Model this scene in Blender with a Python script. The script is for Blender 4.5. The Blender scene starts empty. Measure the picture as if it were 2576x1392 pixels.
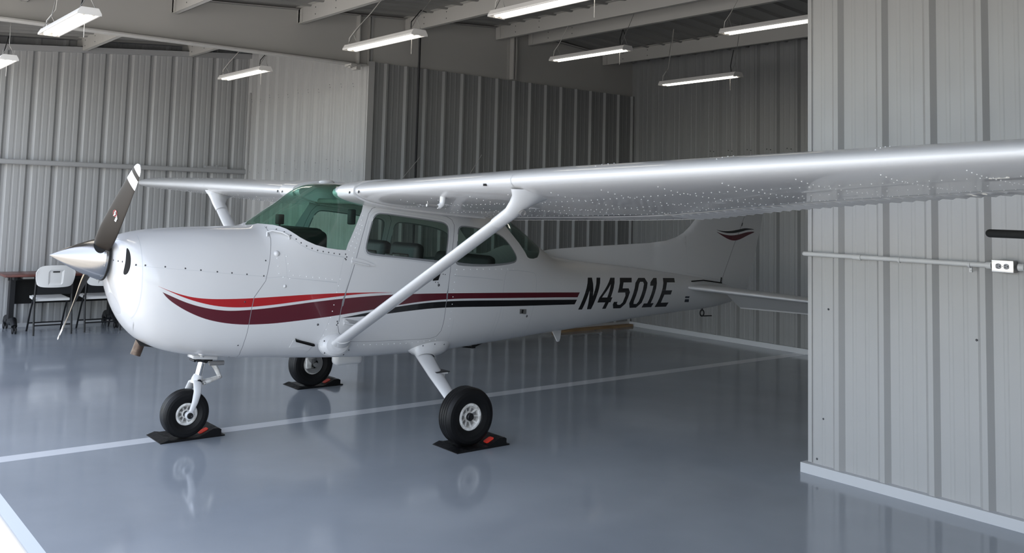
import bpy, bmesh, math, random
from math import sin, cos, pi, sqrt, asin, radians
from bisect import bisect_right
from mathutils import Vector, Matrix
from mathutils.geometry import delaunay_2d_cdt
random.seed(7)
SC = bpy.context.scene
COL = SC.collection

# ------------------------------------------------------------------ camera
def setup_camera():
    yaw, pitch, roll = 0.9104, 0.0807, 0.0275
    f = Vector((cos(pitch)*cos(yaw), cos(pitch)*sin(yaw), sin(pitch)))
    r0 = Vector((sin(yaw), -cos(yaw), 0)); u0 = r0.cross(f)
    r = r0*cos(roll)+u0*sin(roll); u = u0*cos(roll)-r0*sin(roll)
    cd = bpy.data.cameras.new('camera'); co = bpy.data.objects.new('camera', cd)
    M = Matrix((r, u, -f)).transposed().to_4x4(); M.translation = Vector((-2.5341, -6.7228, 1.7924))
    co.matrix_world = M
    cd.sensor_fit = 'HORIZONTAL'; cd.sensor_width = 36; cd.lens = 2328.54/2576*36
    cd.shift_x = (1288-1218.09)/2576; cd.shift_y = (324.53-696)/2576
    cd.clip_start = .05; cd.clip_end = 300
    COL.objects.link(co); SC.camera = co
setup_camera()

# ------------------------------------------------------------------ world, sun, exposure
def setup_light():
    w = bpy.data.worlds.new('world'); SC.world = w; w.use_nodes = True
    nt = w.node_tree; nt.nodes.clear()
    out = nt.nodes.new('ShaderNodeOutputWorld'); bg = nt.nodes.new('ShaderNodeBackground')
    sky = nt.nodes.new('ShaderNodeTexSky'); sky.sky_type = 'NISHITA'; sky.sun_disc = False
    sky.sun_elevation = radians(62); sky.sun_rotation = radians(100); sky.air_density = 1.0; sky.dust_density = 1.6; sky.ozone_density = 1.0
    bg.inputs['Strength'].default_value = 0.37
    hs = nt.nodes.new('ShaderNodeHueSaturation'); hs.inputs['Saturation'].default_value = .5
    nt.links.new(sky.outputs[0], hs.inputs['Color']); nt.links.new(hs.outputs[0], bg.inputs[0]); nt.links.new(bg.outputs[0], out.inputs[0])
    sd = bpy.data.lights.new('sun', 'SUN'); sd.energy = 2.9; sd.angle = radians(.53); sd.color = (1, .89, .74)
    so = bpy.data.objects.new('sun', sd); COL.objects.link(so)
    so.rotation_euler = Vector((.0, -.42, 1)).to_track_quat('Z', 'Y').to_euler()
    vs = SC.view_settings
    SC.display_settings.display_device = 'sRGB'
    vs.view_transform = 'Standard'; vs.look = 'None'; vs.gamma = 1; vs.use_curve_mapping = False
    vs.exposure = 1.3
    cy = SC.cycles
    cy.use_denoising = True; cy.max_bounces = 10; cy.diffuse_bounces = 5; cy.glossy_bounces = 5; cy.transparent_max_bounces = 16
    cy.caustics_reflective = False; cy.caustics_refractive = False; cy.sample_clamp_indirect = 6
setup_light()

# ------------------------------------------------------------------ materials
def mat(name, col, rough=.5, metal=0, coat=0, spec=.5, emit=None, es=0):
    m = bpy.data.materials.new(name); m.use_nodes = True
    b = m.node_tree.nodes['Principled BSDF']
    b.inputs['Base Color'].default_value = (*col, 1); b.inputs['Roughness'].default_value = rough
    b.inputs['Metallic'].default_value = metal; b.inputs['Coat Weight'].default_value = coat; b.inputs['Coat Roughness'].default_value = .035
    b.inputs['Specular IOR Level'].default_value = spec
    if emit: b.inputs['Emission Color'].default_value = (*emit, 1); b.inputs['Emission Strength'].default_value = es
    return m
def noisy(m, scale, lo, hi, sock='Roughness', detail=3, stretch=(1,1,1), coord='Object'):
    nt = m.node_tree; b = nt.nodes['Principled BSDF']
    tc = nt.nodes.new('ShaderNodeTexCoord'); mp = nt.nodes.new('ShaderNodeMapping'); mp.inputs['Scale'].default_value = stretch
    n = nt.nodes.new('ShaderNodeTexNoise'); n.inputs['Scale'].default_value = scale; n.inputs['Detail'].default_value = detail
    r = nt.nodes.new('ShaderNodeMapRange'); r.inputs['From Min'].default_value = .3; r.inputs['From Max'].default_value = .7
    r.inputs['To Min'].default_value = lo; r.inputs['To Max'].default_value = hi
    nt.links.new(tc.outputs[coord], mp.inputs[0]); nt.links.new(mp.outputs[0], n.inputs[0])
    nt.links.new(n.outputs[0], r.inputs[0])
    if sock == 'Roughness': nt.links.new(r.outputs[0], b.inputs['Roughness'])
    return n, r
def tint(m, scale, c1, c2, stretch=(1,1,1), detail=4):
    nt = m.node_tree; b = nt.nodes['Principled BSDF']
    tc = nt.nodes.new('ShaderNodeTexCoord'); mp = nt.nodes.new('ShaderNodeMapping'); mp.inputs['Scale'].default_value = stretch
    n = nt.nodes.new('ShaderNodeTexNoise'); n.inputs['Scale'].default_value = scale; n.inputs['Detail'].default_value = detail
    cr = nt.nodes.new('ShaderNodeValToRGB'); cr.color_ramp.elements[0].position = .35; cr.color_ramp.elements[1].position = .65
    cr.color_ramp.elements[0].color = (*c1, 1); cr.color_ramp.elements[1].color = (*c2, 1)
    nt.links.new(tc.outputs['Object'], mp.inputs[0]); nt.links.new(mp.outputs[0], n.inputs[0]); nt.links.new(n.outputs[0], cr.inputs[0])
    nt.links.new(cr.outputs[0], b.inputs['Base Color'])
def bump(m, scale, strength, dist=.01, stretch=(1,1,1), detail=2):
    nt = m.node_tree; b = nt.nodes['Principled BSDF']
    tc = nt.nodes.new('ShaderNodeTexCoord'); mp = nt.nodes.new('ShaderNodeMapping'); mp.inputs['Scale'].default_value = stretch
    n = nt.nodes.new('ShaderNodeTexNoise'); n.inputs['Scale'].default_value = scale; n.inputs['Detail'].default_value = detail
    bp = nt.nodes.new('ShaderNodeBump'); bp.inputs['Strength'].default_value = strength; bp.inputs['Distance'].default_value = dist
    nt.links.new(tc.outputs['Object'], mp.inputs[0]); nt.links.new(mp.outputs[0], n.inputs[0])
    nt.links.new(n.outputs[0], bp.inputs['Height']); nt.links.new(bp.outputs[0], b.inputs['Normal'])
def glass(name, col, refl=1.0):
    m = bpy.data.materials.new(name); m.use_nodes = True; nt = m.node_tree; nt.nodes.clear()
    o = nt.nodes.new('ShaderNodeOutputMaterial'); mx = nt.nodes.new('ShaderNodeMixShader')
    tr = nt.nodes.new('ShaderNodeBsdfTransparent'); tr.inputs[0].default_value = (*col, 1)
    gl = nt.nodes.new('ShaderNodeBsdfGlossy'); gl.inputs['Roughness'].default_value = .02; gl.inputs[0].default_value = (refl, refl, refl, 1)
    fr = nt.nodes.new('ShaderNodeFresnel'); ge = nt.nodes.new('ShaderNodeNewGeometry'); mr = nt.nodes.new('ShaderNodeMapRange'); mr.inputs['To Min'].default_value = 1.45; mr.inputs['To Max'].default_value = 1/1.45
    nt.links.new(ge.outputs['Backfacing'], mr.inputs[0]); nt.links.new(mr.outputs[0], fr.inputs[0])
    nt.links.new(fr.outputs[0], mx.inputs[0]); nt.links.new(tr.outputs[0], mx.inputs[1]); nt.links.new(gl.outputs[0], mx.inputs[2])
    nt.links.new(mx.outputs[0], o.inputs[0]); return m
M = {}
M['white'] = mat('aircraft_white', (.61, .61, .613), .32, coat=.6, spec=.35)
M['red'] = mat('stripe_red', (.36, .008, .012), .25, coat=.5)
M['maroon'] = mat('stripe_maroon', (.085, .006, .014), .25, coat=.5)
M['black'] = mat('stripe_black', (.004, .004, .006), .25, coat=.5)
M['seam'] = mat('panel_gap', (.20, .205, .215), .6)
M['lightseam'] = mat('panel_line', (.50, .51, .52), .5)
M['rubber'] = mat('black_rubber', (.008, .008, .009), .55); M['tyre'] = mat('tyre_rubber', (.0035, .0035, .004), .5, spec=.3)
M['groove'] = mat('tyre_groove', (.002, .002, .002), .8)
M['pad'] = mat('chock_rubber', (.004, .004, .0045), .45, spec=.3); noisy(M['pad'], 30, .3, .6)
M['reflector'] = mat('red_reflector', (.75, .03, .012), .3)
M['screw'] = mat('screw_head', (.10, .10, .105), .4, .6)
M['rivet'] = mat('rivet_head', (.82, .82, .82), .2, coat=.5)
M['alu'] = mat('polished_aluminium', (.43, .425, .42), .2, 1); noisy(M['alu'], 6, .12, .26, stretch=(1,1,1))
M['chrome'] = mat('chrome_tube', (.85, .86, .88), .06, 1)
M['hub'] = mat('wheel_white', (.70, .69, .66), .4); tint(M['hub'], 25, (.50, .48, .45), (.78, .77, .74))
M['darkmetal'] = mat('dark_metal', (.03, .03, .032), .45, .7)
M['greymetal'] = mat('grey_metal', (.35, .34, .33), .4, .7)
M['blade'] = mat('propeller_paint', (.016, .012, .009), .5, spec=.3)
M['bladeedge'] = mat('blade_bare_edge', (.50, .43, .33), .3, .7)
M['plainwhite'] = mat('plain_white_paint', (.82, .82, .82), .4)
M['logored'] = mat('emblem_red', (.45, .05, .06), .4)
M['exhaust'] = mat('exhaust_steel', (.13, .09, .065), .55, .5); tint(M['exhaust'], 18, (.09, .06, .045), (.20, .15, .11))
M['void'] = mat('dark_opening', (.004, .004, .004), .9)
M['ws'] = glass('windshield_tint', (.52, .76, .67)); M['win'] = glass('side_window_tint', (.67, .77, .72)); M['rwin'] = glass('rear_window_tint', (.52, .62, .58))
M['lens'] = glass('lamp_lens', (.9, .9, .9))
M['leather'] = mat('seat_black', (.010, .009, .010), .5); M['leatherbrown'] = mat('seat_brown', (.035, .014, .012), .55)
M['headliner'] = mat('headliner', (.13, .13, .115), .8)
M['lining'] = mat('cabin_lining', (.34, .34, .30), .8); M['panelblack'] = mat('panel_black', (.006, .006, .006), .6, spec=.3)
# building
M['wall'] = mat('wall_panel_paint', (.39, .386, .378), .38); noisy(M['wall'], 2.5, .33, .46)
M['tailwall_shade'] = mat('tail_bay_panel_shaded', (.25, .25, .248), .45); M['lampglass'] = mat('lamp_cover', (.5, .5, .51), .25)  # tail bay walls: shade of the deep bay put into a darker panel colour
M['wallback'] = mat('wall_panel_reverse', (.36, .36, .357), .45); noisy(M['wallback'], 2.5, .4, .52)
M['steel'] = mat('frame_steel_paint', (.42, .408, .385), .5); noisy(M['steel'], 4, .42, .6)
M['girt'] = mat('girt_paint', (.33, .33, .33), .5)
M['deck'] = mat('roof_deck', (.22, .215, .205), .55)
M['curb'] = mat('curb_paint', (.54, .545, .555), .45)
M['floor'] = mat('epoxy_floor', (.20, .245, .305), .12, spec=.6); tint(M['floor'], 1.1, (.262, .286, .316), (.297, .322, .354)); bump(M['floor'], 9, .05, .004)
noisy(M['floor'], 1.6, .07, .16)
M['line'] = mat('floor_line_paint', (.64, .655, .68), .14, spec=.6)
M['concrete'] = mat('sunlit_concrete', (.62, .60, .56), .9); tint(M['concrete'], 1.5, (.44, .43, .40), (.52, .505, .47))
M['lip'] = mat('slab_edge', (.33, .35, .39), .5)
M['housing'] = mat('lamp_housing', (.72, .70, .68), .4)
M['tube'] = mat('lit_tube', (1, 1, 1), .4, emit=(1, .93, .80), es=1.8)
M['tubecap'] = mat('tube_cap', (.75, .72, .65), .4)
M['chain'] = mat('chain_steel', (.35, .34, .33), .4, .6); M['cord'] = mat('white_cord', (.60, .58, .55), .5); M['blackcord'] = mat('black_cord', (.01, .01, .01), .5)
M['conduit'] = mat('painted_conduit', (.60, .60, .59), .4)
M['plate'] = mat('steel_plate', (.82, .78, .70), .22, 1); M['socket'] = mat('socket_grey', (.30, .30, .31), .5)
M['foam'] = mat('black_foam', (.012, .013, .013), .85); bump(M['foam'], 120, .4, .003)
M['plastic'] = mat('white_plastic', (.72, .71, .69), .5); M['chairframe'] = mat('dark_frame', (.009, .0095, .011), .45, .1)
M['tabletop'] = mat('table_laminate', (.11, .032, .024), .3); tint(M['tabletop'], 6, (.085, .024, .018), (.14, .045, .034), stretch=(1, 9, 1))
M['plank'] = mat('bare_plank', (.30, .19, .10), .7); tint(M['plank'], 5, (.24, .15, .08), (.36, .24, .13), stretch=(1, 12, 12))
M['placard'] = mat('placard_blue', (.02, .026, .04), .4)

# ------------------------------------------------------------------ mesh helpers
class MB:
    def __init__(s): s.v=[]; s.f=[]; s.m=[]; s.sm=[]; s.n=None
    def add(s, vs, fs, mi=0, smooth=False):
        o=len(s.v); s.v += [tuple(p) for p in vs]
        for f in fs: s.f.append(tuple(i+o for i in f)); s.m.append(mi); s.sm.append(smooth)
    def box(s, a, b, mi=0, M4=None):
        (x0,y0,z0),(x1,y1,z1)=a,b
        vs=[(x,y,z) for z in (z0,z1) for y in (y0,y1) for x in (x0,x1)]
        if M4: vs=[M4@Vector(p) for p in vs]
        s.add(vs, [(0,2,3,1),(4,5,7,6),(0,1,5,4),(2,6,7,3),(0,4,6,2),(1,3,7,5)], mi)
    def tube(s, pts, r, n=10, mi=0, cap=True, smooth=True, sx=1, sy=1, up=None):
        pts=[Vector(p) for p in pts]; rs=r if isinstance(r,(list,tuple)) else [r]*len(pts)
        vs=[]; prev=None
        for i,p in enumerate(pts):
            d=(pts[min(i+1,len(pts)-1)]-pts[max(i-1,0)]).normalized()
            ref=Vector(up) if up else (prev if prev else (Vector((0,0,1)) if abs(d.z)<.9 else Vector((1,0,0))))
            a=(ref-d*ref.dot(d)).normalized(); b=d.cross(a); prev=a
            for k in range(n):
                t=2*pi*k/n; vs.append(p+(a*cos(t)*sx+b*sin(t)*sy)*rs[i])
        fs=[(i*n+k,i*n+(k+1)%n,(i+1)*n+(k+1)%n,(i+1)*n+k) for i in range(len(pts)-1) for k in range(n)]
        s.add(vs,fs,mi,smooth)
        if cap:
            m=len(pts)-1
            s.add([vs[k] for k in range(n)],[tuple(range(n-1,-1,-1))],mi); s.add([vs[m*n+k] for k in range(n)],[tuple(range(n))],mi)
    def lathe(s, prof, o, ax, n=32, mi=0, smooth=True, mis=None):
        o=Vector(o); ax=Vector(ax).normalized(); ref=Vector((0,0,1)) if abs(ax.z)<.9 else Vector((1,0,0))
        a=(ref-ax*ref.dot(ax)).normalized(); b=ax.cross(a)
        vs=[o+ax*h+(a*cos(2*pi*k/n)+b*sin(2*pi*k/n))*r for (r,h) in prof for k in range(n)]
        for i in range(len(prof)-1):
            fs=[(k,(k+1)%n,n+(k+1)%n,n+k) for k in range(n)]
            s.add(vs[i*n:(i+2)*n],fs,mis[i] if mis else mi,smooth)
    def prism(s, poly, fn, h0, h1, mi=0, side=None):
        n=len(poly); s.add([fn(x,y,h0) for x,y in poly]+[fn(x,y,h1) for x,y in poly],
            [tuple(range(n-1,-1,-1)),tuple(range(n,2*n))]+[(i,(i+1)%n,n+(i+1)%n,n+i) for i in range(n)],mi)
    def dome(s, p, nrm, r, h=.5, n=6, mi=0):
        p=Vector(p); nrm=Vector(nrm).normalized(); ref=Vector((0,0,1)) if abs(nrm.z)<.9 else Vector((1,0,0))
        a=(ref-nrm*ref.dot(nrm)).normalized(); b=nrm.cross(a)
        vs=[p+(a*cos(2*pi*k/n)+b*sin(2*pi*k/n))*r-nrm*r*.1 for k in range(n)]+[p+(a*cos(2*pi*k/n)+b*sin(2*pi*k/n))*r*.6+nrm*r*h*.8 for k in range(n)]+[p+nrm*r*h]
        s.add(vs,[(k,(k+1)%n,n+(k+1)%n,n+k) for k in range(n)]+[(n+k,n+(k+1)%n,2*n) for k in range(n)],mi,True)
    def ball(s, c, r, mi=0, n=10, sc=(1,1,1)):
        c=Vector(c); vs=[]; rings=n//2+1
        for i in range(rings+1):
            t=pi*i/rings
            for k in range(n): vs.append((c.x+r*sc[0]*sin(t)*cos(2*pi*k/n), c.y+r*sc[1]*sin(t)*sin(2*pi*k/n), c.z+r*sc[2]*cos(t)))
        s.add(vs,[(i*n+k,(i+1)*n+k,(i+1)*n+(k+1)%n,i*n+(k+1)%n) for i in range(rings) for k in range(n)],mi,True)
    def rbox(s, a, b, r=.01, mi=0, seg=2, M4=None):
        bm=bmesh.new(); bmesh.ops.create_cube(bm,size=1)
        for v in bm.verts: v.co=Vector(((a[i]+b[i])/2+v.co[i]*(b[i]-a[i]) for i in range(3)))
        bmesh.ops.bevel(bm,geom=bm.edges[:],offset=r,segments=seg,affect='EDGES',profile=.5)
        bm.verts.index_update(); vs=[v.co.copy() for v in bm.verts]
        if M4: vs=[M4@p for p in vs]
        s.add(vs,[tuple(v.index for v in f.verts) for f in bm.faces],mi,True); bm.free()
    def build(s, name, mats, parent=None, auto=None):
        me=bpy.data.meshes.new(name); me.from_pydata(s.v,[],s.f)
        for m in (mats if isinstance(mats,(list,tuple)) else [mats]): me.materials.append(M[m])
        me.polygons.foreach_set('material_index',s.m); me.polygons.foreach_set('use_smooth',s.sm)
        if s.n: me.normals_split_custom_set_from_vertices(s.n)
        me.update(); o=bpy.data.objects.new(name,me); COL.objects.link(o)
        if parent: o.parent=parent
        return o
def empty(name, loc=(0,0,0), rz=0, parent=None):
    o=bpy.data.objects.new(name,None); o.location=loc; o.rotation_euler=(0,0,rz); o.empty_display_size=.1; COL.objects.link(o)
    if parent: o.parent=parent
    return o
def tag(o, label=None, cat=None, group=None, kind=None):
    if label: o['label']=label
    if cat: o['category']=cat
    if group: o['group']=group
    if kind: o['kind']=kind
    return o
def chaikin(pts, it=2, closed=True):
    for _ in range(it):
        q=[]; n=len(pts)
        if not closed: q.append(pts[0])
        for i in range(n if closed else n-1):
            a=pts[i]; b=pts[(i+1)%n]
            q.append((a[0]*.75+b[0]*.25,a[1]*.75+b[1]*.25)); q.append((a[0]*.25+b[0]*.75,a[1]*.25+b[1]*.75))
        if not closed: q.append(pts[-1])
        pts=q
    return pts
def inside(p, poly):
    x,y=p; c=False; j=len(poly)-1
    for i in range(len(poly)):
        xi,yi=poly[i]; xj,yj=poly[j]
        if (yi>y)!=(yj>y) and x<(xj-xi)*(y-yi)/(yj-yi)+xi: c=not c
        j=i
    return c
def densify(pts, step, closed=True):
    out=[]; n=len(pts)
    for i in range(n if closed else n-1):
        a=pts[i]; b=pts[(i+1)%n]; k=max(1,int(math.hypot(b[0]-a[0],b[1]-a[1])/step))
        out += [(a[0]+(b[0]-a[0])*j/k,a[1]+(b[1]-a[1])*j/k) for j in range(k)]
    if not closed: out.append(pts[-1])
    return out
def ribbon(line, w):
    L=[];R=[]
    for i,p in enumerate(line):
        a=line[max(i-1,0)]; b=line[min(i+1,len(line)-1)]; dx,dy=b[0]-a[0],b[1]-a[1]; l=math.hypot(dx,dy) or 1
        L.append((p[0]-dy/l*w/2,p[1]+dx/l*w/2)); R.append((p[0]+dy/l*w/2,p[1]-dx/l*w/2))
    return L+R[::-1]

# ------------------------------------------------------------------ the hangar
XT, XB, YR_, YS, YO = 3.345, 8.10, 6.82, 3.20, -2.95
def roof_z(x): return 4.265-(5.62-x)*.067 if x<=5.62 else 4.265-(x-5.62)*.078
def wall_panel(name, p0, d, length, nrm, z0, ztop, phase, pitch=.305, sgn=1, base=.045, top=.016, h=.032, thick=.03, m='wall'):
    prof=[(0,0)]; k=math.floor(-phase/pitch)-1
    while phase+k*pitch < length+.2:
        c=phase+k*pitch
        prof += [(c-base,0),(c-top,h*sgn),(c+top,h*sgn),(c+base,0)]
        for q in (pitch*.36, pitch*.64): prof += [(c+q-.016,0),(c+q-.008,.0026*sgn),(c+q+.008,.0026*sgn),(c+q+.016,0)]
        k+=1
    prof=[(0,0)]+[p for p in prof if 0<p[0]<length]+[(length,0)]
    mb=MB(); n=len(prof); P3=lambda s,q,z: (p0[0]+d[0]*s+nrm[0]*q, p0[1]+d[1]*s+nrm[1]*q, z)
    zt=[ztop(p0[0]+d[0]*s) if callable(ztop) else ztop for s,_ in prof]
    vs=[P3(s,q,z0) for s,q in prof]+[P3(s,q,zt[i]) for i,(s,q) in enumerate(prof)]
    bk=-thick if sgn>0 else -thick-.03
    vs+=[P3(s,bk,z0) for s,q in prof]+[P3(s,bk,zt[i]) for i,(s,q) in enumerate(prof)]
    fs=[]
    for i in range(n-1):
        fs+=[(i,i+1,n+i+1,n+i),(2*n+i+1,2*n+i,3*n+i,3*n+i+1),(n+i,n+i+1,3*n+i+1,3*n+i),(i+1,i,2*n+i,2*n+i+1)]
    fs+=[(0,n,3*n,2*n),(n-1,3*n-1,4*n-1,2*n-1)]
    mb.add(vs,fs); return tag(mb.build(name,m),kind='structure')
def screws_on(mb, pts, nrm, r=.006, mi=0):
    for p in pts: mb.dome(p,nrm,r,.6,6,mi)

def build_shell():
    # floor with its painted line as faces of the slab
    mb=MB(); xs=(-1.285,8.3); y0,y1=-6.75,9.2; la=(.163,.124); lb=(.308,.276)
    mb.add([(xs[0],y0,0),(xs[1],y0,0),(xs[1],la[1],0),(xs[0],la[0],0)],[(0,1,2,3)],0)
    mb.add([(xs[0],la[0],0),(xs[1],la[1],0),(xs[1],lb[1],0),(xs[0],lb[0],0)],[(0,1,2,3)],1)
    mb.add([(xs[0],lb[0],0),(xs[1],lb[1],0),(xs[1],y1,0),(xs[0],y1,0)],[(0,1,2,3)],0)
    mb.add([(-1.285,y0,0),(-1.285,y1,0),(-1.335,y1,-.03),(-1.335,y0,-.03)],[(0,1,2,3)],2)
    mb.add([(-1.335,y0,-.03),(-1.335,y1,-.03),(-1.335,y1,-.2),(-1.335,y0,-.2)],[(0,1,2,3)],2)
    mb.add([(xs[0],y0,-.2),(xs[1],y0,-.2),(xs[1],y1,-.2),(xs[0],y1,-.2)],[(0,3,2,1)],0)
    tag(mb.build('floor',['floor','line','lip']),kind='structure')
    mb=MB(); mb.add([(-45,-45,-.04),(-1.335,-45,-.04),(-1.335,45,-.04),(-45,45,-.04)],[(0,1,2,3)])
    tag(mb.build('ground','concrete'),kind='structure')
    # roof deck
    mb=MB(); prof=[]; y=-6.9
    while y<9.2:
        prof += [(y,0),(y+.02,-.028),(y+.05,-.028),(y+.07,0)]; y+=.305
    n=len(prof)
    for x0,x1 in ((-1.35,5.62),(5.62,8.4)):
        for up in (.002,.08):
            a=[(x0,p[0],roof_z(x0)+up+(p[1] if up<.01 else 0)) for p in prof]+[(x1,p[0],roof_z(x1)+up+(p[1] if up<.01 else 0)) for p in prof]
            mb.add(a,[(i,n+i,n+i+1,i+1) if up<.01 else (i,i+1,n+i+1,n+i) for i in range(n-1)])
    mb.box((-1.275,-6.9,roof_z(-1.27)-.03),(-1.265,9.2,roof_z(-1.27)+.09))
    tag(mb.build('ceiling','deck'),kind='structure')
    # walls
    wall_panel('wall_left',(-1.28,YR_),(1,0),XT+1.28,(0,-1),0,lambda x:3.70+.083*(x+.18),1.25,.3125,-1,m='wallback')
    wall_panel('wall_left_upper',(-1.28,YR_+.28),(1,0),XT+1.6,(0,-1),3.2,lambda x:roof_z(x)-.01,.2,.36,1,m='wallback')
    wall_panel('wall_back_left',(XT,YR_-.001),(0,-1),YR_-YS-.001,(-1,0),0,roof_z(XT)-.02,YR_-4.30,.31,1)
    wall_panel('wall_tail_side',(XT+.0,YS),(1,0),XB-XT,(0,-1),0,3.52,3.585-XT,.2995,1,.036,.013,m='tailwall_shade')
    wall_panel('wall_tail_back',(XB,YS+.09),(0,-1),YS+.09-YO,(-1,0),0,roof_z(XB)-.005,YS+.09-.914-4*.314,.314,1,m='tailwall_shade')
    wall_panel('wall_tail_far_side',(XT+.03,YO),(1,0),XB-XT-.03,(0,1),0,lambda x:roof_z(x)-.02,.2,.305,1,m='tailwall_shade')
    wall_panel('wall_back_right',(XT,YO),(0,-1),3.7,(-1,0),0,roof_z(XT)-.02,3.168+YO,.3215,1)
    wall_panel('wall_right',(-1.28,-6.66),(1,0),XT+1.28,(0,1),0,lambda x:roof_z(x)-.02,.2,.305,1)
    # corner trims and curbs
    def st(name,boxes,m):
        mb=MB()
        for a,b in boxes: mb.box(a,b)
        return tag(mb.build(name,m),kind='structure')
    st('trim_1',[((XT-.036,YS-.035,0),(XT+.05,YS+.005,3.52)),((XT-.036,YS,0),(XT-.03,YS+.09,3.47))],'wall')
    st('trim_2',[((XT-.012,YO-.018,.07),(XT+.06,YO+.012,roof_z(XT)-.03))],'wall')
    st('trim_3',[((XT-.03,YR_-.10,0),(XT-.004,YR_-.07,3.4))],'wall')
    st('baseboard_right',[((XT-.055,-6.65,0),(XT+.03,YO+.045,.066))],'curb')
    st('baseboard_tail_back',[((XB-.05,YO+.02,0),(XB,YS-.01,.066))],'curb')
    st('baseboard_tail_side',[((XT+.05,YS-.035,0),(XB-.04,YS,.066))],'curb')
    st('baseboard_back_left',[((XT-.05,YS+.05,0),(XT,YR_-.02,.066))],'curb')
    st('baseboard_left',[((-1.28,YR_-.012,0),(XT-.05,YR_+.02,.05))],'curb')
    # girts on the left wall
    mb=MB(); x0,x1=-1.28,3.325
    mb.box((x0,YR_-.075,2.150),(x1,YR_-.069,2.208)); mb.box((x0,YR_-.075,2.206),(x1,YR_,2.212)); mb.box((x0,YR_-.075,2.146),(x1,YR_,2.152))
    tag(mb.build('trim_4','girt'),kind='structure')
    mb=MB(); zf=lambda x:3.655+.0815*(x+.18); h=.075
    for ya,yb,za,zb in ((-.075,-.068,0,h),(-.075,.01,h-.006,h),(-.075,.01,-.006,0)):
        vs=[(x,YR_+y,zf(x)+z) for x in (x0,x1+.04) for y in (ya,yb) for z in (za,zb)]
        mb.add(vs,[(0,1,3,2),(4,6,7,5),(0,4,5,1),(2,3,7,6),(0,2,6,4),(1,5,7,3)])
    tag(mb.build('trim_5','girt'),kind='structure')
    # header over the door opening
    st('trim_6',[((-1.28,-6.7,3.55),(-1.2,9.0,roof_z(-1.28)-.02))],'steel')
    # rafter along the tail bay wall
    mb=MB(); yw=YS+.02
    xs=[-1.25,3.2,5.62,8.12]; zb=[3.46,3.475,3.475,3.475]
    for s in (-.006,.006):
        vs=[(x,yw+s,zb[i]) for i,x in enumerate(xs)]+[(x,yw+s,roof_z(x)-.012) for x in xs]
        mb.add(vs,[(i,i+1,4+i+1,4+i) if s<0 else (i+1,i,4+i,4+i+1) for i in range(3)])
    mb.box((-1.25,yw-.085,3.452),(3.26,yw+.085,3.468))
    for x0 in (-1.25,5.62):
        x1=5.62 if x0<0 else 8.08
        for y0,y1 in ((yw-.08,yw+.08),):
            a=[(x0,y0,roof_z(x0)-.02),(x0,y1,roof_z(x0)-.02),(x1,y1,roof_z(x1)-.02),(x1,y0,roof_z(x1)-.02)]
            mb.add(a,[(0,1,2,3)])
    mb.box((3.14,yw-.085,3.46),(3.155,yw+.085,roof_z(3.15)-.03)); mb.box((3.30,yw-.05,3.46),(3.31,yw+.05,roof_z(3.3)-.03))
    for x in (5.60,5.648): mb.box((x,yw-.09,3.53),(x+.02,yw+.09,roof_z(5.6)-.02))
    for z in (3.66,3.98): mb.lathe([(.018,-.012),(.018,0),(0,0)],(5.605,yw-.04,z),(-1,0,0),6,0,False)
    mb.box((5.56,yw-.012,3.53),(5.60,yw-.006,roof_z(5.6)-.03))
    tag(mb.build('ceiling_rafter','steel'),kind='structure')
    # purlins, one object each
    def purlin(x,ya,yb):
        z=roof_z(x)-.004; mb=MB(); s=1
        mb.box((x-.003,ya,z-.185),(x+.003,yb,z)); mb.box((x,ya,z-.185),(x+.06,yb,z-.179)); mb.box((x+.054,ya,z-.185),(x+.06,yb,z-.165))
        mb.box((x-.06,ya,z-.006),(x,yb,z))
        e=yb if yb<3.3 else ya
        mb.box((x-.012,e-.10,z-.175),(x-.004,e-.005,z-.02))
        for yy in (.42,.9):
            for zz in (.05,.13): mb.lathe([(.007,-.001),(.007,.004),(0,.004)],(x-.003,yb-yy,z-zz),(-1,0,0),6,1,False)
        return tag(mb.build('ceiling_purlin',['steel','screw']),kind='structure')
    for x in (-.65,.85,2.345,3.845,5.33,5.92,7.41): purlin(x,-6.6,YS-.01)
    for x in (-.65,.85,2.345): purlin(x,YS+.05,YR_+.24)
    st('trim_7',[((3.02,YS-.10,3.425),(3.10,YS+.06,3.452)),((3.10,YS-.09,3.39),(3.16,YS+.03,3.452)),((3.02,YS-.08,3.40),(3.05,YS-.02,3.43))],'steel')
    # fasteners of the wall sheets
    mb=MB()
    for k in range(11):
        for z in (2.28,2.16,3.28,3.24): screws_on(mb,[(XT-.003,3.55+k*.31+(z*7%1)*.06,z+.02*(k%3))],(-1,0,0),.006)
    for y,z in ((-3.09,1.13),(-4.08,1.05),(-3.05,.38),(-3.0,.1),(-3.40,2.2),(-3.86,2.2)): screws_on(mb,[(XT-.003,y,z)],(-1,0,0),.008)
    for k in range(6):
        y=.97+k*.314-.9; screws_on(mb,[(XB-.003,y,2.62),(XB-.003,y+.06,2.63)],(-1,0,0),.009)
    tag(mb.build('trim_8','screw'),kind='structure')
build_shell()

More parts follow.
